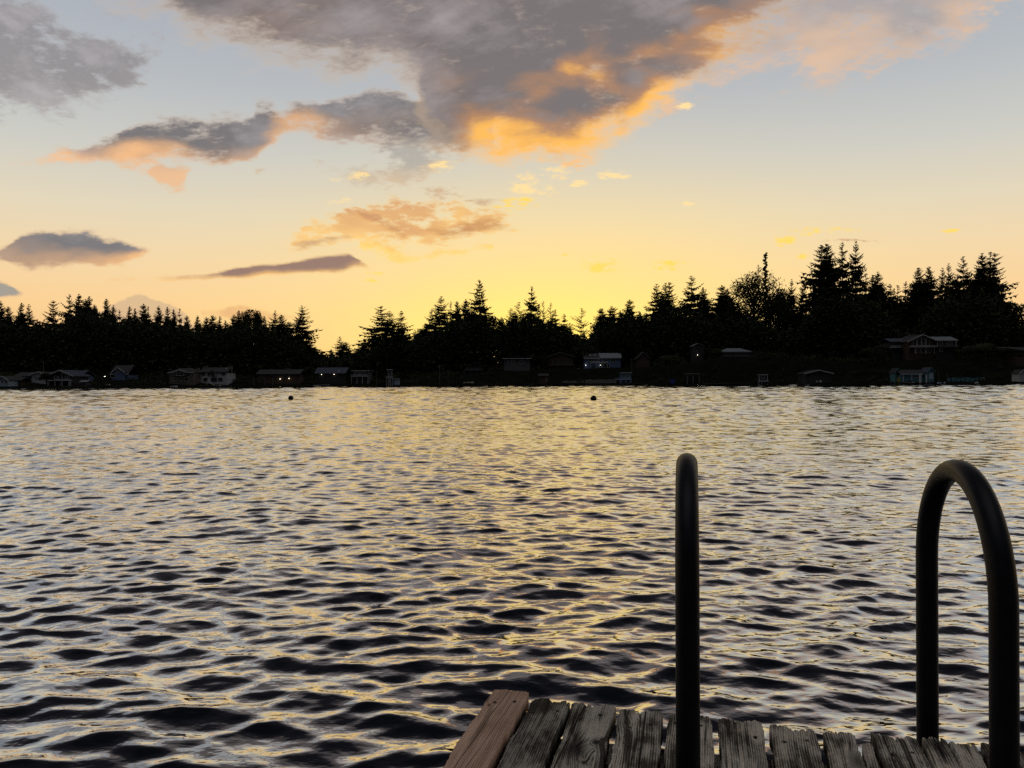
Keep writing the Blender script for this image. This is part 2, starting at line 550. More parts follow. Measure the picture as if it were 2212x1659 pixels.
def ground(b, s): return float(ground_np(np.array(b), np.array(float(s))))


def build_ground():
    bs = np.linspace(-2.2, 2.2, 360)
    ss_ = np.array([-6, -2, 0, 1, 1.6, 2.2, 3, 5, 7, 9, 12, 15, 18, 22, 26, 30, 36, 45, 60, 80, 110, 160, 240, 400, 800, 1600, 3000.])
    B, S_ = np.meshgrid(bs, ss_)
    Y = np.interp(B, SH_B, SH_Y) + S_ + np.where(S_ < 8, 1.2 * np.sin(B * 70) + 0.7 * np.sin(B * 181), 0)
    Z = ground_np(B, S_)
    v = np.stack([B * Y, Y, Z], -1).reshape(-1, 3)
    n, m_ = B.shape
    i = np.arange(n - 1)[:, None] * m_ + np.arange(m_ - 1)[None, :]
    f = np.stack([i, i + 1, i + 1 + m_, i + m_], -1).reshape(-1, 4)
    m, q, b = principled('shore_ground')
    tc = q.n.new('ShaderNodeTexCoord')
    nf = q.noise(tc.outputs['Object'], 0.25, 6, 0.65)
    q.put(b.inputs['Base Color'], q.mix(q.ss(nf, 0.35, 0.65), (0.005, 0.006, 0.004, 1), (0.012, 0.014, 0.008, 1)))
    b.inputs['Roughness'].default_value = 0.95
    b.inputs['Specular IOR Level'].default_value = 0.05
    o = link_mesh('ground', np_mesh('ground', v, f, True), m)
    tag(o, 'dark grassy far shore rising into a wooded hillside', 'ground', kind='structure')


build_ground()


# ------------------------------------------------------------------ the lake: a real wave surface
def build_water():
    rng = np.random.default_rng(11)
    c = 0.0023
    rs = np.exp(np.arange(math.log(0.55), math.log(345.0), c))
    rs = np.concatenate([rs, [360, 400, 480, 600, 900, 1500, 3000]])
    th_f = np.arange(-R(60), R(60), 0.0027)
    th_c = np.arange(R(60), 2 * math.pi - R(60) + 1e-6, R(3.0))
    th = np.concatenate([th_f, th_c])
    dth = np.concatenate([np.full(len(th_f), 0.0027), np.full(len(th_c), R(3.0))])
    n, m_ = len(rs), len(th)
    Rr, T = np.meshgrid(rs.astype(np.float32), th.astype(np.float32), indexing='ij')
    X = (Rr * np.sin(T)).ravel()
    Y = (Rr * np.cos(T)).ravel()
    sp = (Rr * np.maximum(c, dth.astype(np.float32))[None, :]).ravel()       # grid spacing
    # wave components: (wavelength, slope)
    comps = []
    bands = [(0.06, 0.10, 0.026, 20), (0.10, 0.18, 0.068, 34), (0.18, 0.32, 0.082, 36), (0.32, 0.60, 0.044, 30),
             (0.60, 1.1, 0.027, 20), (1.1, 2.0, 0.018, 12), (2.0, 4.0, 0.010, 14), (4.0, 9.0, 0.007, 16)]
    for lo, hi, slope, k in bands:
        for _ in range(k):
            lam = 0.82 * math.exp(rng.uniform(math.log(lo), math.log(hi)))
            if rng.random() < 0.5:
                a = rng.normal(R(18), R(20))
            else:
                a = rng.normal(R(-22), R(24))
            comps.append((lam, slope * math.sqrt(2.0 / k), a, rng.uniform(0, 2 * math.pi)))
    comps.sort(key=lambda x: -x[0])
    full = sum(s * s / 2 for _, s, _, _ in comps)
    dxs = np.zeros_like(X)
    dys = np.zeros_like(X)
    z = np.zeros_like(X)
    got = np.zeros_like(X)
    for lam, s, a, ph in comps:
        wgt = np.clip((lam / sp - 2.8) / 2.8, 0, 1)
        k = 2 * math.pi / lam
        cx, cy_ = math.sin(a), math.cos(a)
        arg = (X * cx + Y * cy_) * np.float32(k) + np.float32(ph)
        amp = wgt * np.float32(s / k)
        z += amp * np.cos(arg)
        sn = amp * np.sin(arg) * np.float32(0.8)
        dxs -= sn * np.float32(cx)
        dys -= sn * np.float32(cy_)
        got += wgt * wgt * np.float32(s * s / 2)
    boost = np.sqrt(full / np.maximum(got, full / 120.0))
    # gusts: rougher and calmer lanes
    gust = 1.0 + 0.22 * np.sin(X * 0.11 + Y * 0.19 + 1.0) * np.sin(Y * 0.083 - X * 0.05) + 0.16 * np.sin(X * 0.043 - Y * 0.031 + 2.0)
    fade = np.clip((420 - Rr.ravel()) / 60.0, 0, 1)
    near = 1.08 - 0.30 * np.clip((Rr.ravel() - 3.0) / 10.0, 0, 1)
    amp = (boost * gust * fade * near).astype(np.float32)
    z *= amp
    X2 = X + dxs * amp
    Y2 = Y + dys * amp
    v = np.stack([X2, Y2, z], -1)
    v = np.concatenate([v, np.array([[0, 0, 0]], np.float32)])
    i = np.arange(n - 1)[:, None] * m_ + np.arange(m_)[None, :]
    j = np.arange(n - 1)[:, None] * m_ + ((np.arange(m_) + 1) % m_)[None, :]
    f = np.stack([i, i + m_, j + m_, j], -1).reshape(-1, 4)
    me = np_mesh('lake_water', v, f[:, ::-1], True)
    m, q, b = principled('lake_water')
    tc = q.n.new('ShaderNodeTexCoord')
    bump = q.n.new('ShaderNodeBump')
    bump.inputs['Strength'].default_value = 0.6
    bump.inputs['Distance'].default_value = 0.010
    px, py, pz = q.split(tc.outputs['Object'])
    q.put(bump.inputs['Height'], q.add(q.noise(q.xyz(q.mul(px, 0.7), py, pz), 9.0, 3, 0.5), q.mul(q.noise(q.xyz(q.mul(px, 0.55), py, pz), 26.0, 2, 0.5), 0.30)))
    # dark water under a mirror that strengthens towards grazing angles
    lw = q.n.new('ShaderNodeLayerWeight')
    lw.inputs['Blend'].default_value = 0.5
    q.l.new(bump.outputs[0], lw.inputs['Normal'])
    rf = q.ramp(lw.outputs['Facing'], [(0.0, (0.02, 0.02, 0.02, 1)), (0.25, (0.03, 0.03, 0.03, 1)), (0.38, (0.055, 0.055, 0.055, 1)), (0.50, (0.21, 0.21, 0.21, 1)), (0.60, (0.56, 0.56, 0.56, 1)),
                                       (0.70, (0.83, 0.83, 0.83, 1)), (0.84, (0.98, 0.98, 0.98, 1)), (1.0, (1, 1, 1, 1))], 'LINEAR')
    gl = q.n.new('ShaderNodeBsdfGlossy')
    gl.inputs['Roughness'].default_value = 0.04
    q.l.new(bump.outputs[0], gl.inputs['Normal'])
    df = q.n.new('ShaderNodeBsdfDiffuse')
    df.inputs['Color'].default_value = (0.006, 0.008, 0.014, 1)
    mx = q.n.new('ShaderNodeMixShader')
    q.l.new(rf, mx.inputs[0])
    q.l.new(df.outputs[0], mx.inputs[1])
    q.l.new(gl.outputs[0], mx.inputs[2])
    q.l.new(mx.outputs[0], q.n['Material Output'].inputs['Surface'])
    q.n.remove(b)
    o = link_mesh('lake_water', me, m)
    tag(o, 'rippled lake water reflecting the sunset', 'water', kind='structure')


build_water()


# ------------------------------------------------------------------ trees
class Tris:
    def __init__(self):
        self.v = []
        self.f = []

    def tri(self, a, b, c):
        n = len(self.v)
        self.v += [a, b, c]
        self.f.append((n, n + 1, n + 2))

    def mesh(self, name):
        return np_mesh(name, self.v, self.f)


def trunk_mesh(name, h, r0, r1, lean=0.0, seg=7):
    bm = bmesh.new()
    pts = [(lean * (k / 6.0) ** 2, 0, h * k / 6.0 - (0.03 if k == 0 else 0)) for k in range(7)]
    tube(bm, pts, [r0 + (r1 - r0) * (k / 6.0) ** 0.8 for k in range(7)], seg)
    me = bpy.data.meshes.new(name)
    bm.to_mesh(me)
    bm.free()
    me.shade_smooth()
    return me


def conifer(seed, rad=0.17, bare=0.06, whorls=62, per=8, gap=0.0, droop=0.25, up=0.25, power=0.95, dense=1.25, wisp=0.0, full=0.44):
    """crown of a fir one unit tall: whorls of drooping branches, each fringed with hanging sprays"""
    rg = random.Random(seed)
    T = Tris()
    lop = [1.0 + 0.22 * math.sin(a * 1.7 + seed) + rg.uniform(-0.12, 0.12) for a in range(12)]
    for w in range(whorls):
        t = ((w + rg.uniform(-0.8, 0.8)) / whorls) if w else 0.004
        t = max(0.0, t) ** 1.22                  # 0 tip .. 1 lowest
        t = min(1.0, max(0.0, t))
        z0 = 1.0 - 0.012 - t * (1.0 - bare)
        tf = min(1.0, t / full)
        L0 = rad * (tf ** power) * (1.0 - 0.18 * max(0, t - 0.75) * 4) + 0.004
        band = 1.0 + 0.15 * math.sin(w * 1.35 + seed * 2.1) + 0.12 * math.sin(w * 0.43 + seed)
        n = max(3, int(per * (0.5 + 0.6 * tf ** 0.4)))
        for k in range(n):
            if rg.random() < gap * (0.3 + t):
                continue
            az = rg.uniform(0, 2 * math.pi)
            L = L0 * band * rg.uniform(0.62, 1.14) * lop[int(az / 6.2832 * 12) % 12]
            if rg.random() < 0.07:
                L *= 1.3
            ca, sa = math.cos(az), math.sin(az)
            slope = up * (1 - tf) ** 1.2 - droop * tf + rg.uniform(-0.38, 0.30)
            steps = 5 if L > 0.05 else 3
            pts = []
            for s_ in range(steps + 1):
                x = s_ / steps
                zz = z0 + L * (slope * x - 0.26 * x * x * t + 0.22 * x ** 3) + rg.uniform(-0.002, 0.002)
                pts.append((ca * L * x, sa * L * x, zz))
            for s_ in range(steps):
                x = (s_ + 0.6) / steps
                p, p2 = pts[s_], pts[s_ + 1]
                wdt = 0.006 + 0.006 * t
                T.tri((p[0], p[1], p[2] + wdt * 0.5), (p[0], p[1], p[2] - wdt * 0.5), p2)
                hang = (0.007 + 0.028 * tf) * dense * rg.uniform(0.6, 1.3) * (1.15 - 0.5 * x)
                lat = (0.004 + 0.34 * L * (1.05 - x)) * rg.uniform(0.7, 1.2) * dense
                q = ((p[0] + p2[0]) / 2, (p[1] + p2[1]) / 2, (p[2] + p2[2]) / 2)
                e = 0.45 * L / steps
                # hanging fringe
                T.tri((q[0] - ca * e, q[1] - sa * e, q[2] + wdt * 0.3), (q[0] + ca * e, q[1] + sa * e, q[2] + wdt * 0.3),
                      (q[0] + ca * e * rg.uniform(-0.5, 1.5), q[1] + sa * e * rg.uniform(-0.5, 1.5), q[2] - hang))
                for sd in (-1, 1):
                    fx = ca * 0.75 - sd * sa * 0.75
                    fy = sa * 0.75 + sd * ca * 0.75
                    tip = (p[0] + fx * lat, p[1] + fy * lat, p[2] - lat * rg.uniform(0.0, 0.45) + wisp * lat)
                    T.tri((p[0], p[1], p[2] + wdt * 0.6), (p2[0], p2[1], p2[2] - wdt * 0.4), tip)
                    if lat > 0.02 and dense > 0.7:
                        m_ = (p[0] + fx * lat * 0.5, p[1] + fy * lat * 0.5, p[2] - lat * 0.1)
                        T.tri(m_, tip, (m_[0] + rg.uniform(-.01, .01), m_[1] + rg.uniform(-.01, .01), m_[2] - hang))
            a = pts[-1]
            T.tri((a[0] - sa * 0.005, a[1] + ca * 0.005, a[2] - 0.004), (a[0] + sa * 0.005, a[1] - ca * 0.005, a[2] + 0.004),
                  (a[0] + ca * 0.010, a[1] + sa * 0.010, a[2] + 0.005))
    # leader
    T.tri((-0.003, 0, 0.96), (0.003, 0, 0.96), (0, 0, 1.0))
    T.tri((0, -0.003, 0.96), (0, 0.003, 0.96), (0, 0, 1.0))
    return T


def broad(seed, n=5200, lobes=16, leaf=0.020, flat=0.75, z0=0.35, spread=0.46):
    """round leafy crown one unit tall, about one unit wide, from clumps of leaf tufts"""
    rg = random.Random(seed)
    T = Tris()
    cs = []
    for k in range(lobes):
        a = rg.uniform(0, 2 * math.pi)
        e = rg.uniform(-0.35, 1.0)
        rr = spread * math.sqrt(max(0, 1 - 0.8 * e * e)) * rg.uniform(0.35, 0.95)
        zc = z0 + (1 - z0) * 0.45 + (1 - z0) * 0.42 * e
        cs.append((rr * math.cos(a), rr * math.sin(a), zc, rg.uniform(0.10, 0.20)))
    for i in range(n):
        cx, cy_, cz, cr = cs[rg.randrange(lobes)]
        d = Vector((rg.gauss(0, 1), rg.gauss(0, 1), rg.gauss(0, 1))).normalized() * cr * (rg.random() ** 0.45) * 1.15
        p = Vector((cx + d.x, cy_ + d.y, cz + d.z * flat))
        if p.z > 1.0:
            p.z = 1.0 - rg.random() * 0.03
        a = Vector((rg.gauss(0, 1), rg.gauss(0, 1), rg.gauss(0, 1))).normalized()
        b = a.orthogonal().normalized()
        s = leaf * rg.uniform(0.6, 1.5)
        T.tri(tuple(p + a * s), tuple(p - a * s * 0.6 + b * s * 0.7), tuple(p - a * s * 0.6 - b * s * 0.7))
    return T, cs


def limbs_mesh(name, cs, z0=0.2):
    bm = bmesh.new()
    tube(bm, [(0, 0, -0.03), (0.005, 0, z0), (0, 0.005, 0.55), (0, 0, 0.8)], [0.030, 0.024, 0.014, 0.004], 7)
    for (x, y, z, r) in cs:
        zb = max(z0, min(0.6, z - 0.22))
        tube(bm, [(0, 0, zb), (x * 0.5, y * 0.5, (zb + z) / 2 + 0.03), (x, y, z)], [0.012, 0.007, 0.003], 5)
    me = bpy.data.meshes.new(name)
    bm.to_mesh(me)
    bm.free()
    me.shade_smooth()
    return me


TREES = {}


def make_kinds():
    for i in range(4):
        TREES['fir%d' % i] = (conifer(11 + i).mesh('crown'), trunk_mesh('trunk', 0.97, 0.013, 0.002))
    for i in range(4):
        TREES['open%d' % i] = (conifer(31 + i, rad=0.19, whorls=44, per=7, gap=0.10, dense=1.15, droop=0.3, up=0.3, power=0.9, full=0.6).mesh('crown'),
                               trunk_mesh('trunk', 0.97, 0.012, 0.002))
    for i in range(3):
        TREES['slim%d' % i] = (conifer(51 + i, rad=0.095, whorls=42, per=6, gap=0.06, power=0.85, full=0.45).mesh('crown'),
                               trunk_mesh('trunk', 0.97, 0.010, 0.002))
    for i in range(2):
        TREES['wispy%d' % i] = (conifer(71 + i, rad=0.105, whorls=38, per=4, gap=0.22, droop=-0.5, up=0.8, power=0.8, dense=0.8, wisp=0.5, full=0.5).mesh('crown'),
                                trunk_mesh('trunk', 0.97, 0.010, 0.002))
    for i in range(2):
        TREES['bushy%d' % i] = (conifer(81 + i, rad=0.21, whorls=46, per=9, power=0.75, droop=0.15, full=0.4).mesh('crown'),
                                trunk_mesh('trunk', 0.97, 0.014, 0.002))
    for i in range(3):
        T, cs = broad(91 + i)
        TREES['leaf%d' % i] = (T.mesh('crown'), limbs_mesh('trunk', cs))
    T, cs = broad(97, n=5600, lobes=34, leaf=0.0115, z0=0.30, spread=0.50, flat=0.9)
    TREES['cottonwood'] = (T.mesh('crown'), limbs_mesh('trunk', cs))
    T, cs = broad(98, n=6500, lobes=22, leaf=0.015, z0=0.30, spread=0.52, flat=0.55)
    TREES['pine'] = (T.mesh('crown'), limbs_mesh('trunk', cs))
    # snag: a tall bare-topped spire
    rg = random.Random(5)
    T = Tris()
    for k in range(150):
        z = 0.30 + 0.68 * (k / 150) ** 0.9
        a = rg.uniform(0, 6.28)
        L = (0.055 * (1.02 - z) ** 0.5 + 0.006) * rg.uniform(0.5, 1.3)
        ca, sa = math.cos(a), math.sin(a)
        for j in range(4):
            x = L * (j + 1) / 4
            s = rg.uniform(0.006, 0.013)
            T.tri((ca * x - s, sa * x, z + x * 0.3), (ca * x + s, sa * x + s * 0.3, z + x * 0.3 + s * 0.3), (ca * x, sa * x, z + x * 0.3 + s * 1.6))
        T.tri((0, 0, z), (0, 0, z + 0.004), (ca * L, sa * L, z + L * 0.3))
    TREES['snag'] = (T.mesh('crown'), trunk_mesh('trunk', 1.0, 0.010, 0.0015))
    for k, (cr, tr) in TREES.items():
        cr.materials.append(M['leaves'] if k[:4] in ('leaf', 'cott', 'pine') else M['needles'])
        tr.materials.append(M['bark'])


make_kinds()
WIDE = {'fir': 0.17, 'open': 0.19, 'slim': 0.095, 'wispy': 0.105, 'bushy': 0.20, 'leaf': 0.5, 'cottonwood': 0.5, 'pine': 0.52, 'snag': 0.05}
RT = random.Random(3)


def tree(px, py, kind, half, back, label, group=None, name='fir_tree'):
    """a tree whose tip stands at bearing px and elevation py, `back` metres behind the shore; half = half width in picture units"""
    b = tu(px)
    Y = shore(b) + back
    zt = EYE + tv(px, py) * Y
    zb = ground(b, back) - 0.2
    H = max(3.0, zt - zb)
    base = kind.rstrip('0123456789')
    W = 1.06 * half / F * Y / WIDE[base]
    root = thing(name, label, 'tree', (b * Y, Y, zb), RT.uniform(0, 6.28), group)
    cr, tr = TREES[kind]
    W2 = W * RT.uniform(0.95, 1.05)
    o = link_mesh('trunk', tr, None, root)
    o.scale = (H * 1.0, H * 1.0, H) if base not in ('leaf', 'cottonwood', 'pine') else (W2, W2, H)
    o = link_mesh('crown', cr, None, root)
    o.scale = (W2, W2, H)
    return root


ORD = ['first', 'second', 'third', 'fourth', 'fifth', 'sixth', 'seventh', 'eighth', 'ninth', 'tenth', 'eleventh', 'twelfth',
       'thirteenth', 'fourteenth', 'fifteenth', 'sixteenth']
# skyline sections: (landmark, [(tip px, tip py, kind, half width, metres behind shore, own label or None)])
SKY = [
    ('the pale blue house at the left edge', [
        (3, 649, 'fir0', 22, 60, 'tall black fir cut off by the left edge of the photo'),
        (18, 661, 'fir1', 24, 52, None), (48, 653, 'fir2', 26, 60, None), (63, 656, 'open1', 24, 54, None), (81, 688, 'fir3', 16, 60, None)]),
    ('the gabled house with the pale deck rail', [
        (96, 690, 'slim0', 14, 64, None),
        (116, 648, 'open0', 38, 58, 'wide layered fir with sky showing through its left side above the deck-rail house'),
        (151, 635, 'open2', 32, 60, 'tallest fir of the left shore, above the gabled house with pale deck rail'),
        (171, 634, 'fir0', 30, 55, None), (187, 645, 'bushy0', 26, 64, None), (194, 639, 'fir2', 28, 58, None), (205, 657, 'fir3', 24, 52, None)]),
    ('the steep blue cottage', [
        (230, 644, 'fir1', 22, 60, None), (246, 658, 'fir0', 20, 55, None), (259, 668, 'slim1', 14, 62, None), (281, 661, 'fir2', 22, 58, None),
        (293, 665, 'fir3', 18, 64, None), (311, 655, 'fir1', 24, 56, None), (321, 661, 'slim2', 13, 62, None), (344, 660, 'fir0', 24, 58, None)]),
    ('the beige two-storey house', [
        (362, 662, 'fir2', 20, 60, None), (376, 667, 'fir3', 18, 56, None), (389, 666, 'slim0', 14, 60, None), (404, 681, 'fir1', 20, 62, None)]),
    ('the white house with two chimneys', [
        (427, 681, 'fir0', 20, 58, None), (446, 684, 'bushy1', 18, 62, None), (459, 680, 'bushy0', 20, 56, None), (476, 682, 'fir2', 18, 60, None),
        (487, 691, 'fir3', 16, 64, None)]),
    ('the long dark two-storey house', [
        (506, 679, 'bushy1', 22, 60, None), (517, 670, 'fir1', 22, 56, None), (529, 690, 'fir3', 16, 62, None),
        (544, 670, 'leaf0', 30, 60, 'round-topped tree among pointed firs above the long dark two-storey house'),
        (562, 684, 'fir0', 18, 64, None), (571, 682, 'fir2', 22, 58, None), (595, 670, 'open3', 34, 60, None),
        (608, 679, 'fir1', 28, 56, None), (624, 694, 'bushy0', 28, 58, None),
        (653.5, 659, 'open1', 44, 55, 'tall ragged fir at the right end of the left woods, open boughs against the glow'),
        (668, 735, 'fir3', 26, 62, None)]),
    ('the house with the dark blue roof', [
        (681, 748, 'fir0', 16, 70, None), (695, 757, 'fir1', 16, 80, None), (706, 762, 'fir2', 14, 85, None), (716, 754, 'fir3', 18, 80, None),
        (735, 726, 'open2', 22, 70, 'lone little fir with a crooked tip in the low gap of the skyline'), (746, 738, 'bushy1', 22, 72, None)]),
    ('the flat-roofed house with the white balcony', [
        (769, 753, 'fir2', 16, 90, None), (758, 762, 'fir3', 14, 90, None), (786, 737, 'fir1', 26, 62, None),
        (823.4, 660, 'open0', 62, 55, 'broad dark fir with long drooping boughs, right of the low skyline gap'),
        (842, 671.5, 'open3', 42, 60, None), (867, 671, 'slim1', 22, 62, 'narrow pale-edged fir spire right of the broad drooping fir'),
        (860, 712, 'fir0', 40, 52, None)]),
    ('the white lookout tower', [
        (897, 710, 'open1', 18, 75, None), (885, 722, 'fir2', 22, 68, None), (908, 711, 'leaf1', 18, 75, None), (921, 698, 'bushy0', 26, 60, None),
        (934, 668, 'open2', 40, 58, None),
        (953.6, 639, 'open3', 44, 56, 'tall twisted fir left of the tallest central fir'), (974.5, 650, 'wispy0', 16, 66, None),
        (988, 650, 'fir3', 26, 60, None)]),
    ('the faint balustrade terrace', [
        (1007, 645, 'fir0', 28, 64, None), (1020, 668, 'bushy1', 40, 54, None),
        (1036.4, 603, 'open0', 46, 58, 'tallest fir in the middle of the shore, steep crown with ragged right side'),
        (1061, 680, 'leaf2', 40, 56, 'rounded leafy tree right below the tallest central fir'), (1083, 684, 'wispy1', 18, 62, None)]),
    ('the pale flat-roofed house', [
        (1104, 665, 'wispy0', 26, 60, None), (1122, 652, 'wispy1', 26, 58, None), (1112, 672, 'bushy1', 30, 54, None),
        (1149, 618, 'open2', 34, 60, 'tall layered fir standing clear against the brightest yellow sky'), (1135, 682, 'bushy0', 40, 54, None)]),
    ('the brown gabled house', [
        (1165, 656, 'slim2', 14, 66, None), (1174, 650, 'wispy0', 18, 60, None), (1190, 654, 'wispy1', 17, 64, 'wispy see-through fir left of the notch under the glow'),
        (1200, 668, 'slim0', 20, 58, None), (1184, 690, 'bushy1', 36, 54, None), (1219, 678, 'slim1', 20, 60, None), (1214, 700, 'bushy0', 34, 56, None),
        (1231, 697, 'slim2', 18, 62, None)]),
    ('the blue balcony house', [
        (1242, 722, 'leaf0', 20, 62, None), (1257, 666, 'wispy1', 24, 62, 'lone thin fir seen through by the sun glow in the central notch'),
        (1265, 732, 'leaf1', 26, 58, None), (1277, 702, 'wispy0', 14, 66, None), (1288, 698, 'fir3', 20, 62, None), (1301, 665, 'bushy0', 26, 58, None),
        (1322, 661, 'bushy1', 30, 60, None), (1340, 670, 'fir2', 24, 56, None)]),
    ('the half-hidden gabled house', [
        (1361, 646, 'fir1', 32, 60, None), (1350, 690, 'bushy0', 40, 54, None), (1382, 672, 'fir0', 26, 62, None), (1398, 680, 'fir3', 26, 56, None),
        (1418.7, 612.5, 'open1', 46, 58, 'left one of three tall firs grouped above the half-hidden gabled house'),
        (1438, 610, 'open3', 40, 62, 'middle one of three tall firs grouped above the half-hidden gabled house'),
        (1447, 608, 'open0', 44, 55, 'right one of three tall firs grouped above the half-hidden gabled house')]),
    ('the small gabled porch', [
        (1466, 672, 'bushy1', 40, 60, None),
        (1494, 595, 'open2', 50, 58, 'broad symmetrical fir standing alone over the small gabled porch'), (1519, 620, 'fir2', 30, 62, None),
        (1540, 676, 'bushy0', 28, 58, None)]),
    ('the pale flat roof on the hillside', [
        (1560, 615, 'fir1', 36, 60, None), (1573, 622, 'fir3', 34, 64, None), (1590, 652, 'bushy1', 42, 56, None),
        (1630, 588, 'cottonwood', 64, 60, 'huge round leafy cottonwood with sky glinting through its crown'),
        (1640, 571, 'wispy0', 22, 66, 'dark spire rising through the round cottonwood crown'),
        (1655, 545, 'snag', 8, 70, 'tallest thin bare-topped spire behind the round cottonwood'),
        (1680, 626, 'leaf2', 30, 62, None)]),
    ('the white booth on the shore', [
        (1694, 634, 'leaf0', 26, 72, None), (1711, 602, 'open3', 26, 66, None), (1736, 604, 'open1', 28, 64, None), (1722, 668, 'bushy0', 44, 58, None)]),
    ('the dark white-edged boathouse', [
        (1775, 527, 'open0', 50, 60, 'leftmost giant fir of the tallest right-hand group, long boughs to the left'),
        (1786, 525, 'fir1', 46, 56, 'second giant fir from left in the tallest right-hand group'),
        (1821, 522.6, 'open2', 40, 60, 'third giant fir from left in the tallest right-hand group, gap on both sides'),
        (1850, 520, 'open3', 40, 58, 'rightmost giant fir of the tallest right-hand group, ragged and open'),
        (1800, 640, 'bushy1', 54, 52, None), (1836, 656, 'bushy0', 44, 54, None), (1871, 590, 'slim0', 22, 66, None), (1886, 593, 'fir2', 34, 60, None),
        (1897, 586, 'fir0', 34, 64, None)]),
    ('the glazed hill house\'s left wing', [
        (1905, 620, 'fir3', 30, 58, None), (1924, 612, 'slim1', 20, 66, None), (1932, 622, 'slim2', 18, 68, None), (1940, 615, 'slim0', 18, 70, None),
        (1957, 607, 'slim1', 22, 66, None), (1968, 612, 'slim2', 20, 68, None), (1917, 650, 'bushy1', 30, 56, None)]),
    ('the big glazed gable', [
        (1984, 577, 'fir1', 34, 60, None), (2008.5, 574.6, 'fir3', 34, 58, None), (2037, 577, 'open1', 26, 62, None)]),
    ('the slope right of the glazed house', [
        (2050, 567.7, 'open3', 28, 64, None), (2065, 600, 'bushy0', 40, 56, None),
        (2082, 552.7, 'open2', 40, 60, 'broad fir with pointed tip between two groups above the big glazed house'),
        (2122.6, 545.7, 'fir0', 42, 58, 'left one of three tall firs massed near the right edge'),
        (2140, 543.4, 'slim0', 24, 66, 'thin middle one of three tall firs massed near the right edge'),
        (2150, 544.6, 'open0', 52, 60, 'right one of three tall firs near the right edge, boughs sweeping right'),
        (2105, 620, 'bushy1', 46, 54, None), (2150, 640, 'bushy0', 50, 54, None),
        (2182, 646, 'pine', 60, 52, 'spreading round pine at the right edge, below the tall firs')]),
]


def build_trees():
    G = 'trees of the far shore skyline'
    for land, rows in SKY:
        rows_s = sorted(rows, key=lambda r: r[0])
        for (px, py, kind, half, back, label) in rows_s:
            nm = {'fir': 'fir_tree', 'open': 'fir_tree', 'slim': 'fir_tree', 'wispy': 'fir_tree', 'bushy': 'cedar_tree', 'leaf': 'leafy_tree',
                  'cottonwood': 'cottonwood_tree', 'pine': 'pine_tree', 'snag': 'fir_tree'}[kind.rstrip('0123456789')]
            if label is None:
                k = [r for r in rows_s].index((px, py, kind, half, back, label))
                adj = {'fir': 'dense black fir', 'open': 'ragged black fir', 'slim': 'slender black fir', 'wispy': 'thin wispy fir', 'bushy': 'bushy dark cedar',
                       'leaf': 'dark leafy tree', 'cottonwood': 'leafy tree', 'pine': 'pine', 'snag': 'bare spire'}[kind.rstrip('0123456789')]
                label = '%s, %s tree from left above %s' % (adj, ORD[k], land)
            tree(px, py, kind, half, back, label, G, nm)
    # single broad trees among the houses
    for (px, py, kind, half, back, lab) in [
            (1336, 730, 'leaf0', 34, 38, 'dark dome-shaped tree behind the blue balcony house'),
            (1262, 742, 'leaf1', 26, 36, 'dark rounded tree between the brown gabled house and the blue balcony house'),
            (1385, 745, 'leaf2', 24, 37, 'low dark rounded tree right of the dome-shaped tree behind the blue balcony house'),
            (1352, 772, 'leaf1', 13, 20, 'small black tree crown hiding part of the pale roof of the blue balcony house'),
            (1447, 768, 'leaf0', 22, 30, 'dark bush-like tree below the half-hidden gabled house'),
            (1170, 768, 'leaf2', 22, 30, 'dark tree between the pale flat-roofed house and the brown gabled house'),
            (668, 793, 'leaf1', 24, 34, 'olive tinted tree between the long dark house and the dark blue roof'),
            (100, 806, 'leaf0', 14, 5, 'dark shrubby tree between the low white house and the deck-rail house'),
            (1540, 752, 'leaf2', 18, 24, 'olive tinted tree between the gabled porch and the pale flat roof'),
            (2110, 742, 'leaf1', 34, 22, 'dark rounded tree right of the big glazed house'),
            (2170, 752, 'leaf0', 30, 20, 'dark rounded tree low on the slope at the right edge'),
            (1895, 748, 'leaf2', 30, 20, 'dark rounded tree left of the big glazed house')]:
        tree(px, py, kind, half, back, lab, 'rounded trees among the houses', 'leafy_tree')


build_trees()


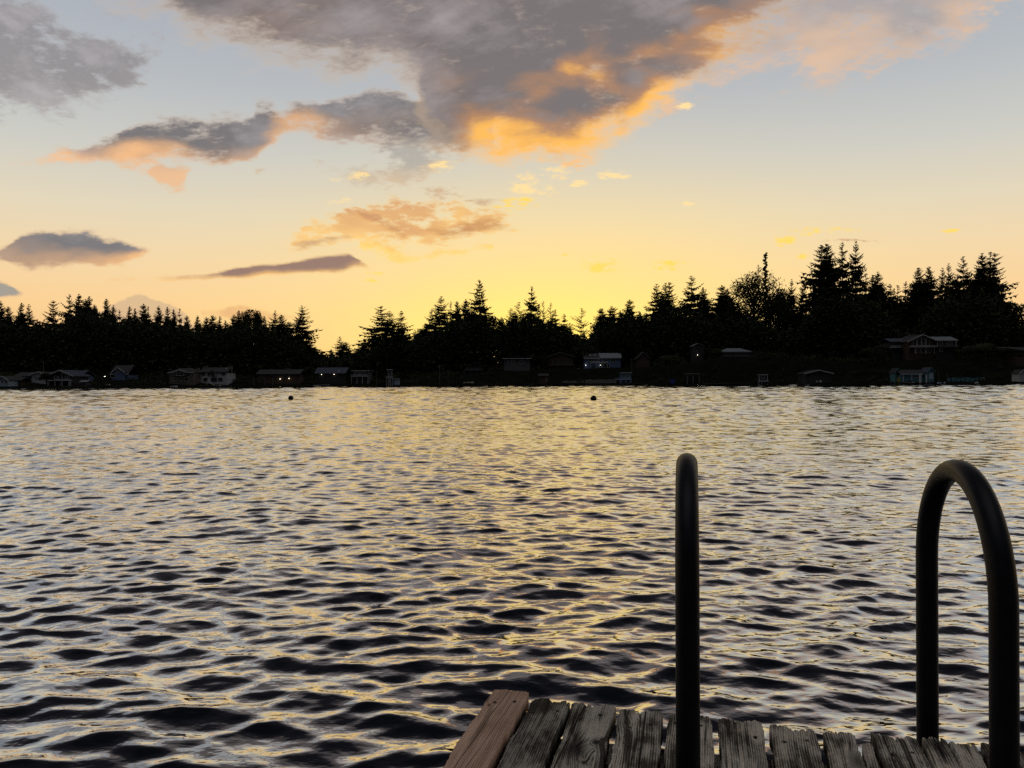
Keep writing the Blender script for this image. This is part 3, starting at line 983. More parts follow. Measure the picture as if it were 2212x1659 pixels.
def build_woods():
    """the unbroken black mass of boughs behind the houses, and the shrubs between them"""
    rg = np.random.default_rng(4)
    MX = np.array([0, 60, 85, 120, 170, 200, 240, 300, 380, 420, 480, 520, 570, 620, 650, 672, 690, 715, 745, 770, 800, 830, 870, 905, 930, 980, 1040, 1070,
                   1100, 1150, 1200, 1235, 1250, 1275, 1300, 1330, 1370, 1400, 1440, 1490, 1530, 1570, 1620, 1675, 1720, 1745, 1780, 1850, 1880, 1915,
                   1930, 1950, 1968, 1985, 2030, 2080, 2140, 2170, 2212])
    MY = np.array([692, 708, 700, 704, 676, 668, 688, 696, 704, 710, 712, 698, 706, 722, 742, 775, 786, 782, 778, 778, 760, 748, 742, 745, 722, 700, 690, 712,
                   706, 696, 708, 726, 738, 734, 712, 704, 692, 688, 672, 672, 694, 690, 690, 715, 718, 686, 640, 652, 650, 672, 700, 728, 728, 700, 655,
                   645, 642, 672, 706])
    n = 230000
    px = rg.uniform(-250, 2460, n)
    b = (px - 1106) / F
    s = rg.uniform(40, 66, n)
    Y = np.interp(b, SH_B, SH_Y) + s
    top = np.interp(px, MX, MY) - 4 + np.where(px < 640, 8, 0) + 9 * np.sin(px * 0.31) * np.sin(px * 0.113) + 6 * np.sin(px * 0.83 + s)
    zt = EYE + (hz(px) - top) / F * Y
    zg = ground_np(b, s) - 0.5
    fr = rg.random(n) ** 0.9
    z = zg + fr * np.maximum(zt - zg, 1.0)
    c = np.stack([b * Y, Y, z], -1)
    size = rg.uniform(0.45, 1.15, n) * (1.25 - 0.6 * fr)
    a1 = rg.normal(size=(n, 3)); a1 /= np.linalg.norm(a1, axis=1)[:, None]
    a2 = rg.normal(size=(n, 3)); a2 -= a1 * (a1 * a2).sum(1)[:, None]; a2 /= np.linalg.norm(a2, axis=1)[:, None]
    a1[:, 2] *= 0.7
    v = np.stack([c + a1 * size[:, None] * 1.2, c - a1 * size[:, None] * 0.6 + a2 * size[:, None] * 0.7, c - a1 * size[:, None] * 0.6 - a2 * size[:, None] * 0.7], 1)
    o = link_mesh('woodland', np_mesh('woodland', v.reshape(-1, 3), np.arange(n * 3).reshape(-1, 3)), M['needles'])
    tag(o, 'unbroken black mass of woodland boughs behind the shore houses', 'woodland', kind='stuff')
    # shrubs: low leafy clumps on the slope between and behind the houses
    vs_ = []
    for k in range(1000):
        p = rg.uniform(-60, 2270)
        bb = (p - 1106) / F
        s0 = rg.uniform(2.5, 34)
        if any(x0 - 6 < p < x1 + 6 and s0 < d0 + 13 for (x0, x1, d0) in KEEP):
            continue
        Y0 = shore(bb) + s0
        z0 = ground(bb, s0)
        hgt = rg.uniform(0.5, 1.6) + (s0 / 14.0) * rg.uniform(0.3, 1.2)
        m = 90
        d = rg.normal(size=(m, 3)); d /= np.linalg.norm(d, axis=1)[:, None]
        d *= (rg.random(m) ** 0.4)[:, None]
        cc = np.array([bb * Y0, Y0, z0 + hgt * 0.45]) + d * np.array([hgt * rg.uniform(0.7, 1.5), hgt * 0.8, hgt * 0.55])
        sz = rg.uniform(0.10, 0.32, m)
        a1 = rg.normal(size=(m, 3)); a1 /= np.linalg.norm(a1, axis=1)[:, None]
        a2 = rg.normal(size=(m, 3)); a2 /= np.linalg.norm(a2, axis=1)[:, None]
        vs_.append(np.stack([cc + a1 * sz[:, None], cc - a1 * sz[:, None] * 0.5 + a2 * sz[:, None] * 0.8, cc - a1 * sz[:, None] * 0.5 - a2 * sz[:, None] * 0.8], 1))
    v = np.concatenate(vs_).reshape(-1, 3)
    o = link_mesh('shrubs', np_mesh('shrubs', v, np.arange(len(v)).reshape(-1, 3)), M['leaves'])
    tag(o, 'dark shrubs and hedges between the shore houses', 'shrubs', kind='stuff')


# ------------------------------------------------------------------ houses of the far shore
KEEP = []


def house(name, label, cat, x0, x1, yb, ye, yr, s, wall, roof, trim='white', shape='side', depth=8.0, wins=(), chim=(), lamps=(), deck=None,
          posts=(), gables=(), skylights=(), over=0.5, wingroof=None, doors=(), sup=True, tilt=0.0, solid=True):
    """house facing the lake; x0..x1, yb (base), ye (eave), yr (ridge) as bearings and elevations; s = metres behind the shore"""
    b = tu((x0 + x1) / 2)
    Y = shore(b) + s
    KEEP.append((x0, x1, s))
    pxm = Y / F                                                   # metres per picture unit at that distance
    X = b * Y
    mid = (x0 + x1) / 2

    def gx(px): return (px - mid) * pxm

    z0 = EYE + tv(mid, yb) * Y

    def gz(py): return (yb - py) * pxm
    W = (x1 - x0) * pxm / 2
    he, hr = gz(ye), gz(yr)
    root = thing(name, label, cat, (X, Y, z0), tilt)
    down = -max(0.6, z0 - ground(b, s - 1) + 0.8)
    if solid:
        bm = bmesh.new()
        if shape == 'front':
            extrude_poly(bm, [(-W, down), (W, down), (W, he), (0, hr), (-W, he)], 'y', 0, depth)
        elif shape == 'shed':
            extrude_poly(bm, [(-W, down), (W, down), (W, he), (-W, hr)], 'y', 0, depth)
        else:
            box(bm, -W, W, 0, depth, down, he)
        obj('wall', bm, M[wall], root)
    bm = bmesh.new()
    tb = bmesh.new()
    th = 0.22
    if shape == 'front':
        k = (hr - he) / W
        e = W + over
        ze = he - over * k
        for sgn in (-1, 1):
            extrude_poly(bm, [(0, hr + 0.02), (sgn * e, ze + 0.02), (sgn * e, ze + th), (0, hr + th)], 'y', -over, depth + over)
            extrude_poly(tb, [(0, hr - 0.10), (sgn * (e + 0.05), ze - 0.10), (sgn * (e + 0.05), ze + th + 0.04), (0, hr + th + 0.04)], 'y', -over - 0.10, -over - 0.003)
    elif shape in ('flat', 'shed'):
        a, c_ = (he, hr) if shape == 'shed' else (hr, hr)
        extrude_poly(bm, [(-W - over, c_ + 0.02), (W + over, a + 0.02), (W + over, a + th), (-W - over, c_ + th)], 'y', -over, depth + over)
        extrude_poly(tb, [(-W - over - .04, c_ - 0.04), (W + over + .04, a - 0.04), (W + over + .04, a + th + .03), (-W - over - .04, c_ + th + .03)], 'y', -over - 0.10, -over - 0.003)
    else:
        inset = {'side': 0.0, 'hip': min(W * 0.6, 4.0)}[shape]
        yo, ym = -over, depth / 2
        eo = W + over
        lo = he - 0.15
        P_ = [(-eo, yo, lo), (eo, yo, lo), (eo, depth + over, lo), (-eo, depth + over, lo), (-eo + inset, ym, hr), (eo - inset, ym, hr)]
        v_ = [bm.verts.new(p) for p in P_]
        u_ = [bm.verts.new((p[0], p[1], p[2] + th)) for p in P_]
        for q_ in (v_, u_):
            bm.faces.new((q_[0], q_[1], q_[5], q_[4]))
            bm.faces.new((q_[2], q_[3], q_[4], q_[5]))
            bm.faces.new((q_[1], q_[2], q_[5]))
            bm.faces.new((q_[3], q_[0], q_[4]))
        for i_ in range(4):
            j_ = (i_ + 1) % 4
            bm.faces.new((v_[i_], v_[j_], u_[j_], u_[i_]))
        bmesh.ops.recalc_face_normals(bm, faces=bm.faces[:])
        box(tb, -eo, eo, yo - 0.08, yo - 0.003, lo - 0.05, lo + th + 0.02)
    rf = obj('roof', bm, M[roof], root)
    if trim:
        obj('roof_edge', tb, M[trim], rf)
    else:
        tb.free()
    for (cx, top, wd) in chim:
        bm = bmesh.new()
        a = gx(cx)
        yc = depth * 0.5 if shape != 'side' else depth * 0.42
        box(bm, a - wd / 2, a + wd / 2, yc, yc + 0.9, he, gz(top))
        box(bm, a - wd / 2 - 0.06, a + wd / 2 + 0.06, yc - 0.06, yc + 0.96, gz(top) + 0.002, gz(top) + 0.15)
        obj('chimney', bm, M['cream' if wall in ('white', 'cream') else 'grey'], rf)
    for (a0, a1, b0, b1) in skylights:
        bm = bmesh.new()
        zc = gz((b0 + b1) / 2)
        t_ = (zc - he) / max(0.1, hr - he)
        y_ = -over + (depth / 2 + over) * t_
        nrm = Vector((0, -(hr - he), depth / 2)).normalized()
        pts = [Vector((gx(a), y_ + dy_, he - .15 + (hr - he + .15) * ((y_ + dy_ + over) / (depth / 2 + over)) + th)) + nrm * 0.10
               for a, dy_ in ((a0, -0.6), (a1, -0.6), (a1, 0.6), (a0, 0.6))]
        lo_ = [p - nrm * 0.10 for p in pts]
        A = [bm.verts.new(p) for p in pts]
        B_ = [bm.verts.new(p) for p in lo_]
        bm.faces.new(A)
        for i_ in range(4):
            bm.faces.new((A[i_], B_[i_], B_[(i_ + 1) % 4], A[(i_ + 1) % 4]))
        obj('skylight', bm, M['paleroof'], rf)
    for (ga, gb, gbase, geave, gtop) in gables:                    # cross gable standing forward of the wall
        gw = obj_gable(root, gx(ga), gx(gb), gz(gbase) if gbase < yb else down, gz(geave), gz(gtop), wall, roof, trim)
    for wspec in wins:
        a0, a1, b1, b0 = wspec[:4]
        yf = -0.9 if len(wspec) > 4 and wspec[4] == 'g' else 0.0
        xa, xb, za, zb = gx(a0), gx(a1), gz(b0), gz(b1)
        fw = 0.16
        bm = bmesh.new()
        box(bm, xa - fw, xb + fw, yf - 0.09, yf + 0.02, za - fw, za)
        box(bm, xa - fw, xb + fw, yf - 0.09, yf + 0.02, zb, zb + fw)
        box(bm, xa - fw, xa, yf - 0.09, yf + 0.02, za, zb)
        box(bm, xb, xb + fw, yf - 0.09, yf + 0.02, za, zb)
        nm = max(0, int((xb - xa) / 1.6))
        for i_ in range(nm):
            xm = xa + (xb - xa) * (i_ + 1) / (nm + 1)
            box(bm, xm - 0.05, xm + 0.05, yf - 0.07, yf + 0.02, za, zb)
        wn = obj('window', bm, M[trim or 'grey'], root)
        bm = bmesh.new()
        box(bm, xa, xb, yf - 0.03, yf + 0.01, za, zb)
        obj('pane', bm, M['glass'], wn)
    if deck:                                                      # (x0, x1, floor y, rail y, out, bars)
        for (a0, a1, fy, ry, out, dm) in (deck if isinstance(deck, list) else [deck]):
            xa, xb, zf, zr = gx(a0), gx(a1), gz(fy), gz(ry)
            bm = bmesh.new()
            box(bm, xa, xb, -out, -0.01, zf - 0.22, zf)
            dk = obj('deck', bm, M[dm], root)
            bm = bmesh.new()
            box(bm, xa, xb, -out, -out + 0.08, zr - 0.10, zr)
            box(bm, xa, xb, -out + 0.01, -out + 0.07, zf + 0.12, zf + 0.20)
            nb = max(2, int((xb - xa) / 0.45))
            for i_ in range(nb + 1):
                xx = xa + (xb - xa) * i_ / nb
                box(bm, xx - 0.03, xx + 0.03, -out + 0.012, -out + 0.068, zf, zr - 0.101)
            obj('railing', bm, M[dm], dk)
            for i_ in range(4 if sup else 0):
                xx = xa + 0.15 + (xb - xa - 0.3) * i_ / 3
                bm = bmesh.new()
                box(bm, xx - 0.09, xx + 0.09, -out + 0.1, -out + 0.28, down, zf - 0.221)
                obj('support_post', bm, M[dm], dk)
    for (pxx, ty, by) in posts:
        bm = bmesh.new()
        xx = gx(pxx)
        box(bm, xx - 0.11, xx + 0.11, -over * 0.8 - 0.1, -over * 0.8 + 0.12, gz(by) - (0.8 if by >= yb else 0), gz(ty))
        obj('post', bm, M[trim or 'timber'], root)
    for (a0, a1, b1, b0, dm) in doors:
        bm = bmesh.new()
        box(bm, gx(a0), gx(a1), -0.06, 0.02, gz(b0), gz(b1))
        obj('door', bm, M[dm], root)
    for (lx, ly) in lamps:
        bm = bmesh.new()
        bmesh.ops.create_icosphere(bm, subdivisions=2, radius=0.075)
        bmesh.ops.translate(bm, verts=bm.verts[:], vec=(gx(lx), -over - 0.25, gz(ly)))
        box(bm, gx(lx) - 0.05, gx(lx) + 0.05, -over - 0.10, 0.0, gz(ly) + 0.05, gz(ly) + 0.12)
        obj('lamp', bm, M['lamp'], root)
    return root, pxm


def obj_gable(root, xa, xb, zb, ze, zt, wall, roof, trim):
    bm = bmesh.new()
    xm = (xa + xb) / 2
    extrude_poly(bm, [(xa, zb), (xb, zb), (xb, ze), (xm, zt), (xa, ze)], 'y', -0.9, 3.0)
    g = obj('gable', bm, M[wall], root)
    k = (zt - ze) / (xm - xa)
    bm = bmesh.new()
    tb = bmesh.new()
    for s in (-1, 1):
        e = s * ((xb - xa) / 2 + 0.3)
        zl = ze - 0.3 * k
        extrude_poly(bm, [(xm, zt + 0.02), (xm + e, zl + 0.02), (xm + e, zl + 0.2), (xm, zt + 0.2)], 'y', -1.3, 4.2)
        extrude_poly(tb, [(xm, zt - 0.12), (xm + e * 1.02, zl - 0.12), (xm + e * 1.02, zl + 0.24), (xm, zt + 0.24)], 'y', -1.42, -1.303)
    obj('gable_roof', bm, M[roof], g)
    if trim:
        obj('gable_edge', tb, M[trim], g)
    else:
        tb.free()
    return g


def build_houses():
    house('shore_house', 'small pale blue house with two white windows at the left edge', 'house', -6, 17.5, 837, 821, 813.5, 4, 'paleblue', 'shingle', shape='front', depth=9,
          wins=[(3.5, 7, 822, 827), (11, 15, 822, 827)], over=0.4)
    house('shore_shed', 'dark low shed with a sloping roof beside the small pale blue house', 'shed', 18.5, 44, 834, 822, 816, 7, 'brown', 'shingle', trim=None, shape='side', depth=5)
    house('shore_house', 'low white house with a gable end and a long dark wing roof', 'house', 68, 100, 826, 809, 804, 12, 'white', 'shingle', shape='front', depth=9,
          wins=[(76, 79, 814, 819), (90, 93, 814, 819)], over=0.5)
    house('shore_house', 'grey roofed low wing house tucked left of the low white house', 'house', 32, 66, 826, 813, 805, 15, 'grey', 'shingle', trim=None, shape='side', depth=8, wins=[(36, 44, 815, 818)])
    house('shore_house', 'wide gabled house with white roof edge and pale deck rail', 'house', 107, 156, 831, 811, 800.5, 8, 'dark', 'blueroof', shape='front', depth=10, over=0.9,
          wins=[(118, 126, 813, 818), (146, 150, 813, 818), (135, 141, 808, 818)], deck=[(109, 156, 821.5, 819.5, 1.8, 'white')], posts=[(111, 820, 832), (133, 820, 832), (155, 820, 832)])
    house('shore_house', 'dark wing with a slate blue roof right of the deck-rail house', 'house', 158, 176, 830, 811, 801, 13, 'blue', 'blueroof', trim=None, shape='side', depth=8, wins=[(160, 165, 814, 819)])
    house('garden_shed', 'little grey-white shed right of the deck-rail house', 'shed', 175, 187, 832, 825, 822.5, 4, 'grey', 'paleroof', trim=None, shape='side', depth=2.5)
    house('cottage', 'steep-roofed blue cottage with a pair of white windows in its gable', 'house', 241, 276, 817, 808, 789.5, 18, 'blue', 'shingle', shape='side', depth=8,
          gables=[(246, 271, 817, 804, 794.5)], wins=[(252.5, 256, 800, 804, 'g'), (258, 261.5, 800, 804, 'g'), (243, 252, 809, 815, 'g')], lamps=[(228, 813.5)], doors=[(256, 262, 809, 816.5, 'white')])
    house('shore_house', 'beige two-storey house with a low gable and one chimney', 'house', 366, 417, 826, 804.5, 796, 9, 'cream', 'shingle', shape='hip', depth=9, chim=[(416.5, 795, 0.9)],
          gables=[(378, 404, 812, 804, 799.5)], wins=[(370, 375, 807, 811), (384, 398, 805, 811, 'g'), (403, 412, 806, 812), (376, 382, 816.5, 821), (386, 393, 816.5, 822), (399, 408, 816, 823)])
    house('shore_house', 'white two-storey house with a chimney at each end and a central arched dormer', 'house', 432, 490, 824, 804, 794.5, 10, 'white', 'shingle', trim=None, shape='side', depth=9,
          chim=[(434, 791.5, 1.3), (489, 791, 1.3)], gables=[(457.5, 466.5, 812, 804, 799.5)],
          wins=[(437, 442, 805.5, 810), (449.5, 453.5, 805.5, 811), (459, 465, 804.5, 811.5, 'g'), (480, 485.5, 805.5, 810), (441, 448, 817, 822.5), (457, 468, 817, 823.5), (472, 480, 817, 822.5)],
          skylights=[(481, 484, 796, 798)], over=0.35)
    house('shore_house', 'long dark brown two-storey house with two porch lamps', 'house', 556, 647, 828, 808, 799, 10, 'brown', 'shingle', trim=None, shape='side', depth=9,
          wins=[(562, 574, 809, 814), (584, 596, 809, 814), (612, 630, 809, 814), (564, 576, 818, 823)], lamps=[(606, 819), (625, 818)], chim=[(615, 795.5, 1.2)])
    house('shore_house', 'low house with a dark blue roof, skylight and two porch lamps', 'house', 682, 745, 821, 806.5, 794.5, 10, 'dark', 'blueroof', trim=None, shape='side', depth=10,
          wins=[(690, 702, 809, 816), (708, 718, 809, 816)], lamps=[(695, 809), (722.5, 809)], skylights=[(729, 732, 801, 803)])
    house('shore_house', 'flat-roofed house with a white balcony across its front', 'house', 763, 796, 824, 803.5, 801.5, 9, 'grey', 'paleroof', shape='flat', depth=8, over=0.6,
          wins=[(766, 776, 805, 811), (780, 790, 805, 811)], deck=[(760, 797, 812.6, 808.8, 1.5, 'white')])
    house('lookout_tower', 'narrow white lookout tower with a railed platform at the water', 'tower', 837.5, 846.5, 829, 801, 799.3, 3, 'grey', 'paleroof', shape='flat', depth=2.2, over=0.4,
          wins=[(839, 845, 803, 808)], deck=[(835, 849.5, 815.5, 812.5, 0.8, 'white')], doors=[(839.5, 844.5, 818, 827, 'white')])
    house('shore_shed', 'pale blue-white shed right of the lookout tower', 'shed', 851, 862, 829, 820.5, 819, 3, 'paleblue', 'paleroof', shape='flat', depth=2.5, over=0.15)
    house('hill_terrace', 'faint pale balustrade terrace on the dark slope', 'terrace', 1006, 1041, 797, 792, 790.5, 28, 'dark', 'shingle', trim=None, shape='flat', depth=3, deck=[(1003, 1043, 799, 796.5, 1.2, 'grey')], over=0.2)
    house('hill_house', 'pale flat-roofed house up the slope behind bare branches', 'house', 1089, 1145, 790, 777.5, 775, 28, 'grey', 'paleroof', shape='flat', depth=8, over=0.7,
          wins=[(1099, 1104, 779, 786), (1107, 1112, 779, 786), (1122, 1130, 779, 785)])
    house('hill_house', 'brown gabled house with a wide eave, above a posted deck', 'house', 1185, 1238, 797, 770, 761.5, 28, 'brown', 'shingle', trim='grey', shape='front', depth=9, over=0.8,
          wins=[(1194, 1204, 778, 784), (1209, 1220, 777, 783), (1226, 1234, 778, 784)], deck=[(1185, 1241, 788.5, 787.5, 1.6, 'timber')], posts=[(1197, 788, 799), (1212, 788, 799), (1226, 788, 799)])
    house('hill_house', 'blue two-storey house with pale roof, skylights, balcony and two lamps', 'house', 1298, 1341, 797, 773, 763, 27, 'blue', 'paleroof', shape='side', depth=8,
          wins=[(1302, 1312, 775, 782), (1320, 1330, 775, 782), (1306, 1316, 786, 793)], deck=[(1275, 1312, 783, 780.5, 1.6, 'white')], lamps=[(1297, 789)])
    house('hill_house', 'dark-roofed wing with two skylights left of the blue balcony house', 'house', 1263, 1296, 797, 774, 763.5, 28, 'blue', 'shingle', shape='side', depth=8,
          skylights=[(1274, 1278, 766, 769), (1284, 1288, 766, 769)], wins=[(1272, 1282, 776, 781), (1284, 1293, 776, 781)], lamps=[(1265, 789)])
    house('boathouse', 'bright blue flat-roofed boathouse with two white windows', 'boathouse', 1341, 1363, 823, 807.5, 805.8, 3, 'blue', 'paleroof', shape='flat', depth=4, over=0.35,
          wins=[(1345.5, 1349.5, 809.5, 814), (1354, 1358, 809, 815)], deck=[(1329, 1363, 819.5, 816, 0.9, 'paleblue')])
    house('hill_house', 'dark gable-ended house half hidden in the slope with one pale window', 'house', 1376, 1404, 786, 774, 761, 27, 'brown', 'shingle', trim='grey', shape='front', depth=8, wins=[(1387, 1396, 768, 775)])
    house('garden_shed', 'small brown shed by the water below the brown gabled house', 'shed', 1165, 1183, 826, 812, 808, 4, 'brown', 'shingle', trim=None, shape='side', depth=3, doors=[(1178, 1183, 815, 825, 'cream')])
    house('porch', 'small gabled porch with pale roof edge and one lamp on the slope', 'porch', 1499, 1520, 770, 747, 742, 26, 'dark', 'paleroof', trim='grey', shape='front', depth=6, over=0.4,
          posts=[(1500, 747, 762), (1519, 747, 762)], wins=[(1504, 1515, 749, 758)], lamps=[(1506.6, 767)])
    house('hill_house', 'long house with a pale flat roof high on the slope', 'house', 1560, 1622, 772, 760, 752.5, 28, 'dark', 'paleroof', trim='paleroof', shape='hip', depth=9,
          wins=[(1566, 1580, 762, 768), (1588, 1602, 762, 768), (1608, 1618, 762, 768)], deck=[(1556, 1626, 770.5, 766.5, 1.4, 'grey')])
    house('boat_shelter', 'open boat shelter with a pale strip roof on white posts', 'shelter', 1483, 1511, 826, 811, 808, 2.5, 'timber', 'paleroof', trim='paleroof', shape='flat', depth=5, over=0.2, solid=False,
          posts=[(1484.5, 811, 826), (1497, 811, 826), (1510, 811, 826)])
    house('booth', 'tiny dark booth framed in white with a square window on the shore', 'booth', 1640, 1657, 824, 811.5, 810.2, 2.5, 'dark', 'paleroof', shape='flat', depth=2.6, over=0.3,
          wins=[(1645.5, 1651, 813, 817)], posts=[(1639.8, 811, 822), (1657.2, 811, 822)], deck=[(1637, 1659, 823, 822, 0.8, 'white')])
    house('boathouse', 'dark boathouse with a wide white roof edge', 'boathouse', 1740, 1797, 827, 807, 800, 3, 'dark', 'shingle', shape='front', depth=8, over=0.5)
    house('hill_house', 'big two-storey house with a glazed gable and white trim on the right-hand hill', 'house', 1963, 2020, 766, 736.5, 723.5, 20, 'brown', 'shingle', shape='front', depth=11, over=1.0,
          wins=[(1973, 1980, 733, 746), (1982, 1990, 730, 746), (1992, 1998, 728, 746), (2001, 2008, 731, 746), (1976, 1988, 752, 762), (1990, 1998, 752, 762), (2001, 2012, 752, 762)],
          deck=[(1963, 2021, 749, 746.5, 1.6, 'white')], sup=False, chim=[(1988, 720.5, 2.2)], posts=[(1976, 749, 765), (1998, 749, 765), (2016, 749, 765)])
    house('hill_house', 'low left wing with a long dark roof and pale rail, of the glazed hill house', 'house', 1925, 1960, 757, 738, 731, 22, 'dark', 'blueroof', trim='grey', shape='side', depth=9,
          wins=[(1930, 1938, 741, 747), (1946, 1956, 741, 747)], deck=[(1923, 1961, 750, 746.5, 1.2, 'white')], sup=False)
    house('hill_house', 'right wing with a flat pale roof, beside the glazed hill house', 'house', 2023, 2066, 760, 735, 727, 22, 'dark', 'paleroof', trim='white', shape='side', depth=9,
          wins=[(2026, 2036, 738, 745), (2046, 2056, 738, 745), (2030, 2036, 752, 759)], deck=[(2022, 2067, 749, 745.5, 1.4, 'grey')], posts=[(2064, 735, 749)], sup=False)
    house('hill_house', 'dark long house faintly seen on the slope at the right edge', 'house', 2168, 2222, 772, 757, 750, 24, 'brown', 'shingle', trim=None, shape='side', depth=8, wins=[(2176, 2188, 760, 767)])
    house('boathouse', 'teal boathouse with a long dark roof and pale fascia', 'boathouse', 1947, 2003, 823, 808, 800, 3, 'teal', 'shingle', trim='paleblue', shape='side', depth=6,
          posts=[(1950, 808, 823), (1968, 808, 823), (1986, 808, 823)], wins=[(1972, 1982, 811, 815)])
    house('boathouse', 'narrow teal gabled shed left of the long teal boathouse', 'shed', 1934, 1945, 823, 804, 796.5, 3, 'teal', 'shingle', trim='teal', shape='front', depth=4, over=0.3)
    house('boathouse', 'teal gabled shed with pale doors right of the long teal boathouse', 'shed', 2004, 2018, 823, 803, 794.5, 3, 'teal', 'blueroof', trim='teal', shape='front', depth=5, over=0.3,
          doors=[(2007, 2016, 806, 819, 'paleblue')])
    house('shore_shed', 'small white gabled shed cut by the right edge', 'shed', 2202, 2220, 819, 807, 799.5, 4, 'white', 'shingle', shape='front', depth=4, over=0.25)


build_houses()


# ------------------------------------------------------------------ small things along the far shore
def spot(px, s, py=None):
    b = tu(px)
    Y = shore(b) + s
    z = ground(b, s) if py is None else EYE + tv(px, py) * Y
    return Vector((b * Y, Y, z)), Y / F


def hull(L, W, H):
    """open boat hull lying along x"""
    bm = bmesh.new()
    rows = []
    for i in range(9):
        x = -L / 2 + L * i / 8
        t = i / 8
        w = W / 2 * (1 - max(0, (t - 0.55) / 0.45) ** 2.2) + 0.02
        sh = H * (1 + 0.25 * t * t)
        rows.append([bm.verts.new(p) for p in ((x, -w, sh), (x, -w * 0.75, H * 0.25), (x, 0, 0.0), (x, w * 0.75, H * 0.25), (x, w, sh),
                                               (x, w * 0.86, sh), (x, 0, H * 0.35), (x, -w * 0.86, sh))])
    for a, b in zip(rows, rows[1:]):
        for k in range(8):
            bm.faces.new((a[k], b[k], b[(k + 1) % 8], a[(k + 1) % 8]))
    bm.faces.new(rows[0][::-1])
    bm.faces.new(rows[-1])
    bmesh.ops.recalc_face_normals(bm, faces=bm.faces[:])
    return bm


def boat(px, w, s, label, m='white', cabin=False, rz=0.0, z=None):
    p, k = spot(px, s)
    L = w * k
    zb = 0.02 if z is None else z
    root = thing('motor_boat' if cabin else 'rowing_boat', label, 'boat', (p.x, p.y, zb if s < 0.5 else p.z + 0.05), rz, 'small boats along the far shore')
    obj('hull', hull(L, min(2.2, L * 0.35), 0.55 if L < 4 else 0.8), M[m], root, True)
    bm = bmesh.new()
    if cabin:
        extrude_poly(bm, [(-L * .12, 0.6), (L * .18, 0.6), (L * .08, 1.35), (-L * .12, 1.35)], 'y', -0.6, 0.6)
        obj('cabin', bm, M['glass'], root)
    else:
        for t in (-0.2, 0.1):
            box(bm, L * t - 0.12, L * t + 0.12, -L * 0.13, L * 0.13, 0.34, 0.39)
        obj('bench', bm, M['timber'], root)
    return root


def jetty(px, w, label, s=-3.5, ln=6.0, top=0.55):
    p, k = spot(px, s)
    W = w * k
    root = thing('jetty', label, 'jetty', (p.x, p.y, 0), 0, 'low jetties along the far shore')
    bm = bmesh.new()
    n = max(4, int(W / 0.5))
    for i in range(n):
        x = -W / 2 + W * i / n
        box(bm, x, x + W / n - 0.03, 0, ln, top - 0.07, top)
    obj('decking', bm, M['timber'], root)
    for x in (-W / 2 + 0.2, W / 2 - 0.2):
        for y in (0.25, ln - 0.4):
            bm = bmesh.new()
            tube(bm, [(x, y, -1.2), (x, y, top + 0.35)], 0.12, 8)
            obj('piling', bm, M['timber'], root)
    return root


def pole(px, y0, y1, s, label, m='white', r=0.07, name='mooring_post', cat='post', group=None, cap=False):
    p, k = spot(px, s)
    zt = EYE + tv(px, y0) * p.y
    root = thing(name, label, cat, (p.x, p.y, p.z - 0.3), 0, group)
    bm = bmesh.new()
    tube(bm, [(0, 0, -0.3), (0, 0, (zt - p.z) * 0.5 + 0.3), (0, 0, zt - p.z + 0.3)], [r * 1.1, r, r * 0.9], 8)
    obj('shaft', bm, M[m], root)
    bm = bmesh.new()
    if cap:
        tube(bm, [(0, 0, zt - p.z + 0.3), (0, 0, zt - p.z + 0.75)], [0.2, 0.14], 8)
        obj('lantern', bm, M['grey'], root)
    else:
        tube(bm, [(0, 0, zt - p.z + 0.302), (0, 0, zt - p.z + 0.36), (0, 0, zt - p.z + 0.42)], [r * 1.3, r * 1.2, r * 0.3], 8)
        obj('cap', bm, M[m], root)
    return root


def chair(px, s, label):
    p, k = spot(px, s)
    root = thing('garden_chair', label, 'chair', (p.x, p.y, p.z), 0, 'white garden chairs before the dark boathouse')
    bm = bmesh.new()
    extrude_poly(bm, [(-0.30, 0.40), (0.35, 0.30), (0.35, 0.35), (-0.30, 0.45)], 'x', -0.32, 0.32)
    obj('seat', bm, M['white'], root)
    bm = bmesh.new()
    for i in range(5):
        x = -0.3 + i * 0.125
        extrude_poly(bm, [(0.34, 0.3), (0.62, 1.15 - 0.04 * abs(i - 2)), (0.66, 1.15 - 0.04 * abs(i - 2)), (0.38, 0.3)], 'x', x, x + 0.11)
    obj('backrest', bm, M['white'], root)
    for x in (-0.36, 0.30):
        bm = bmesh.new()
        box(bm, x, x + 0.06, -0.32, -0.22, -0.1, 0.6)
        obj('leg', bm, M['white'], root)
        bm = bmesh.new()
        box(bm, x - 0.03, x + 0.09, -0.36, 0.45, 0.602, 0.63)
        obj('armrest', bm, M['white'], root)
    return root


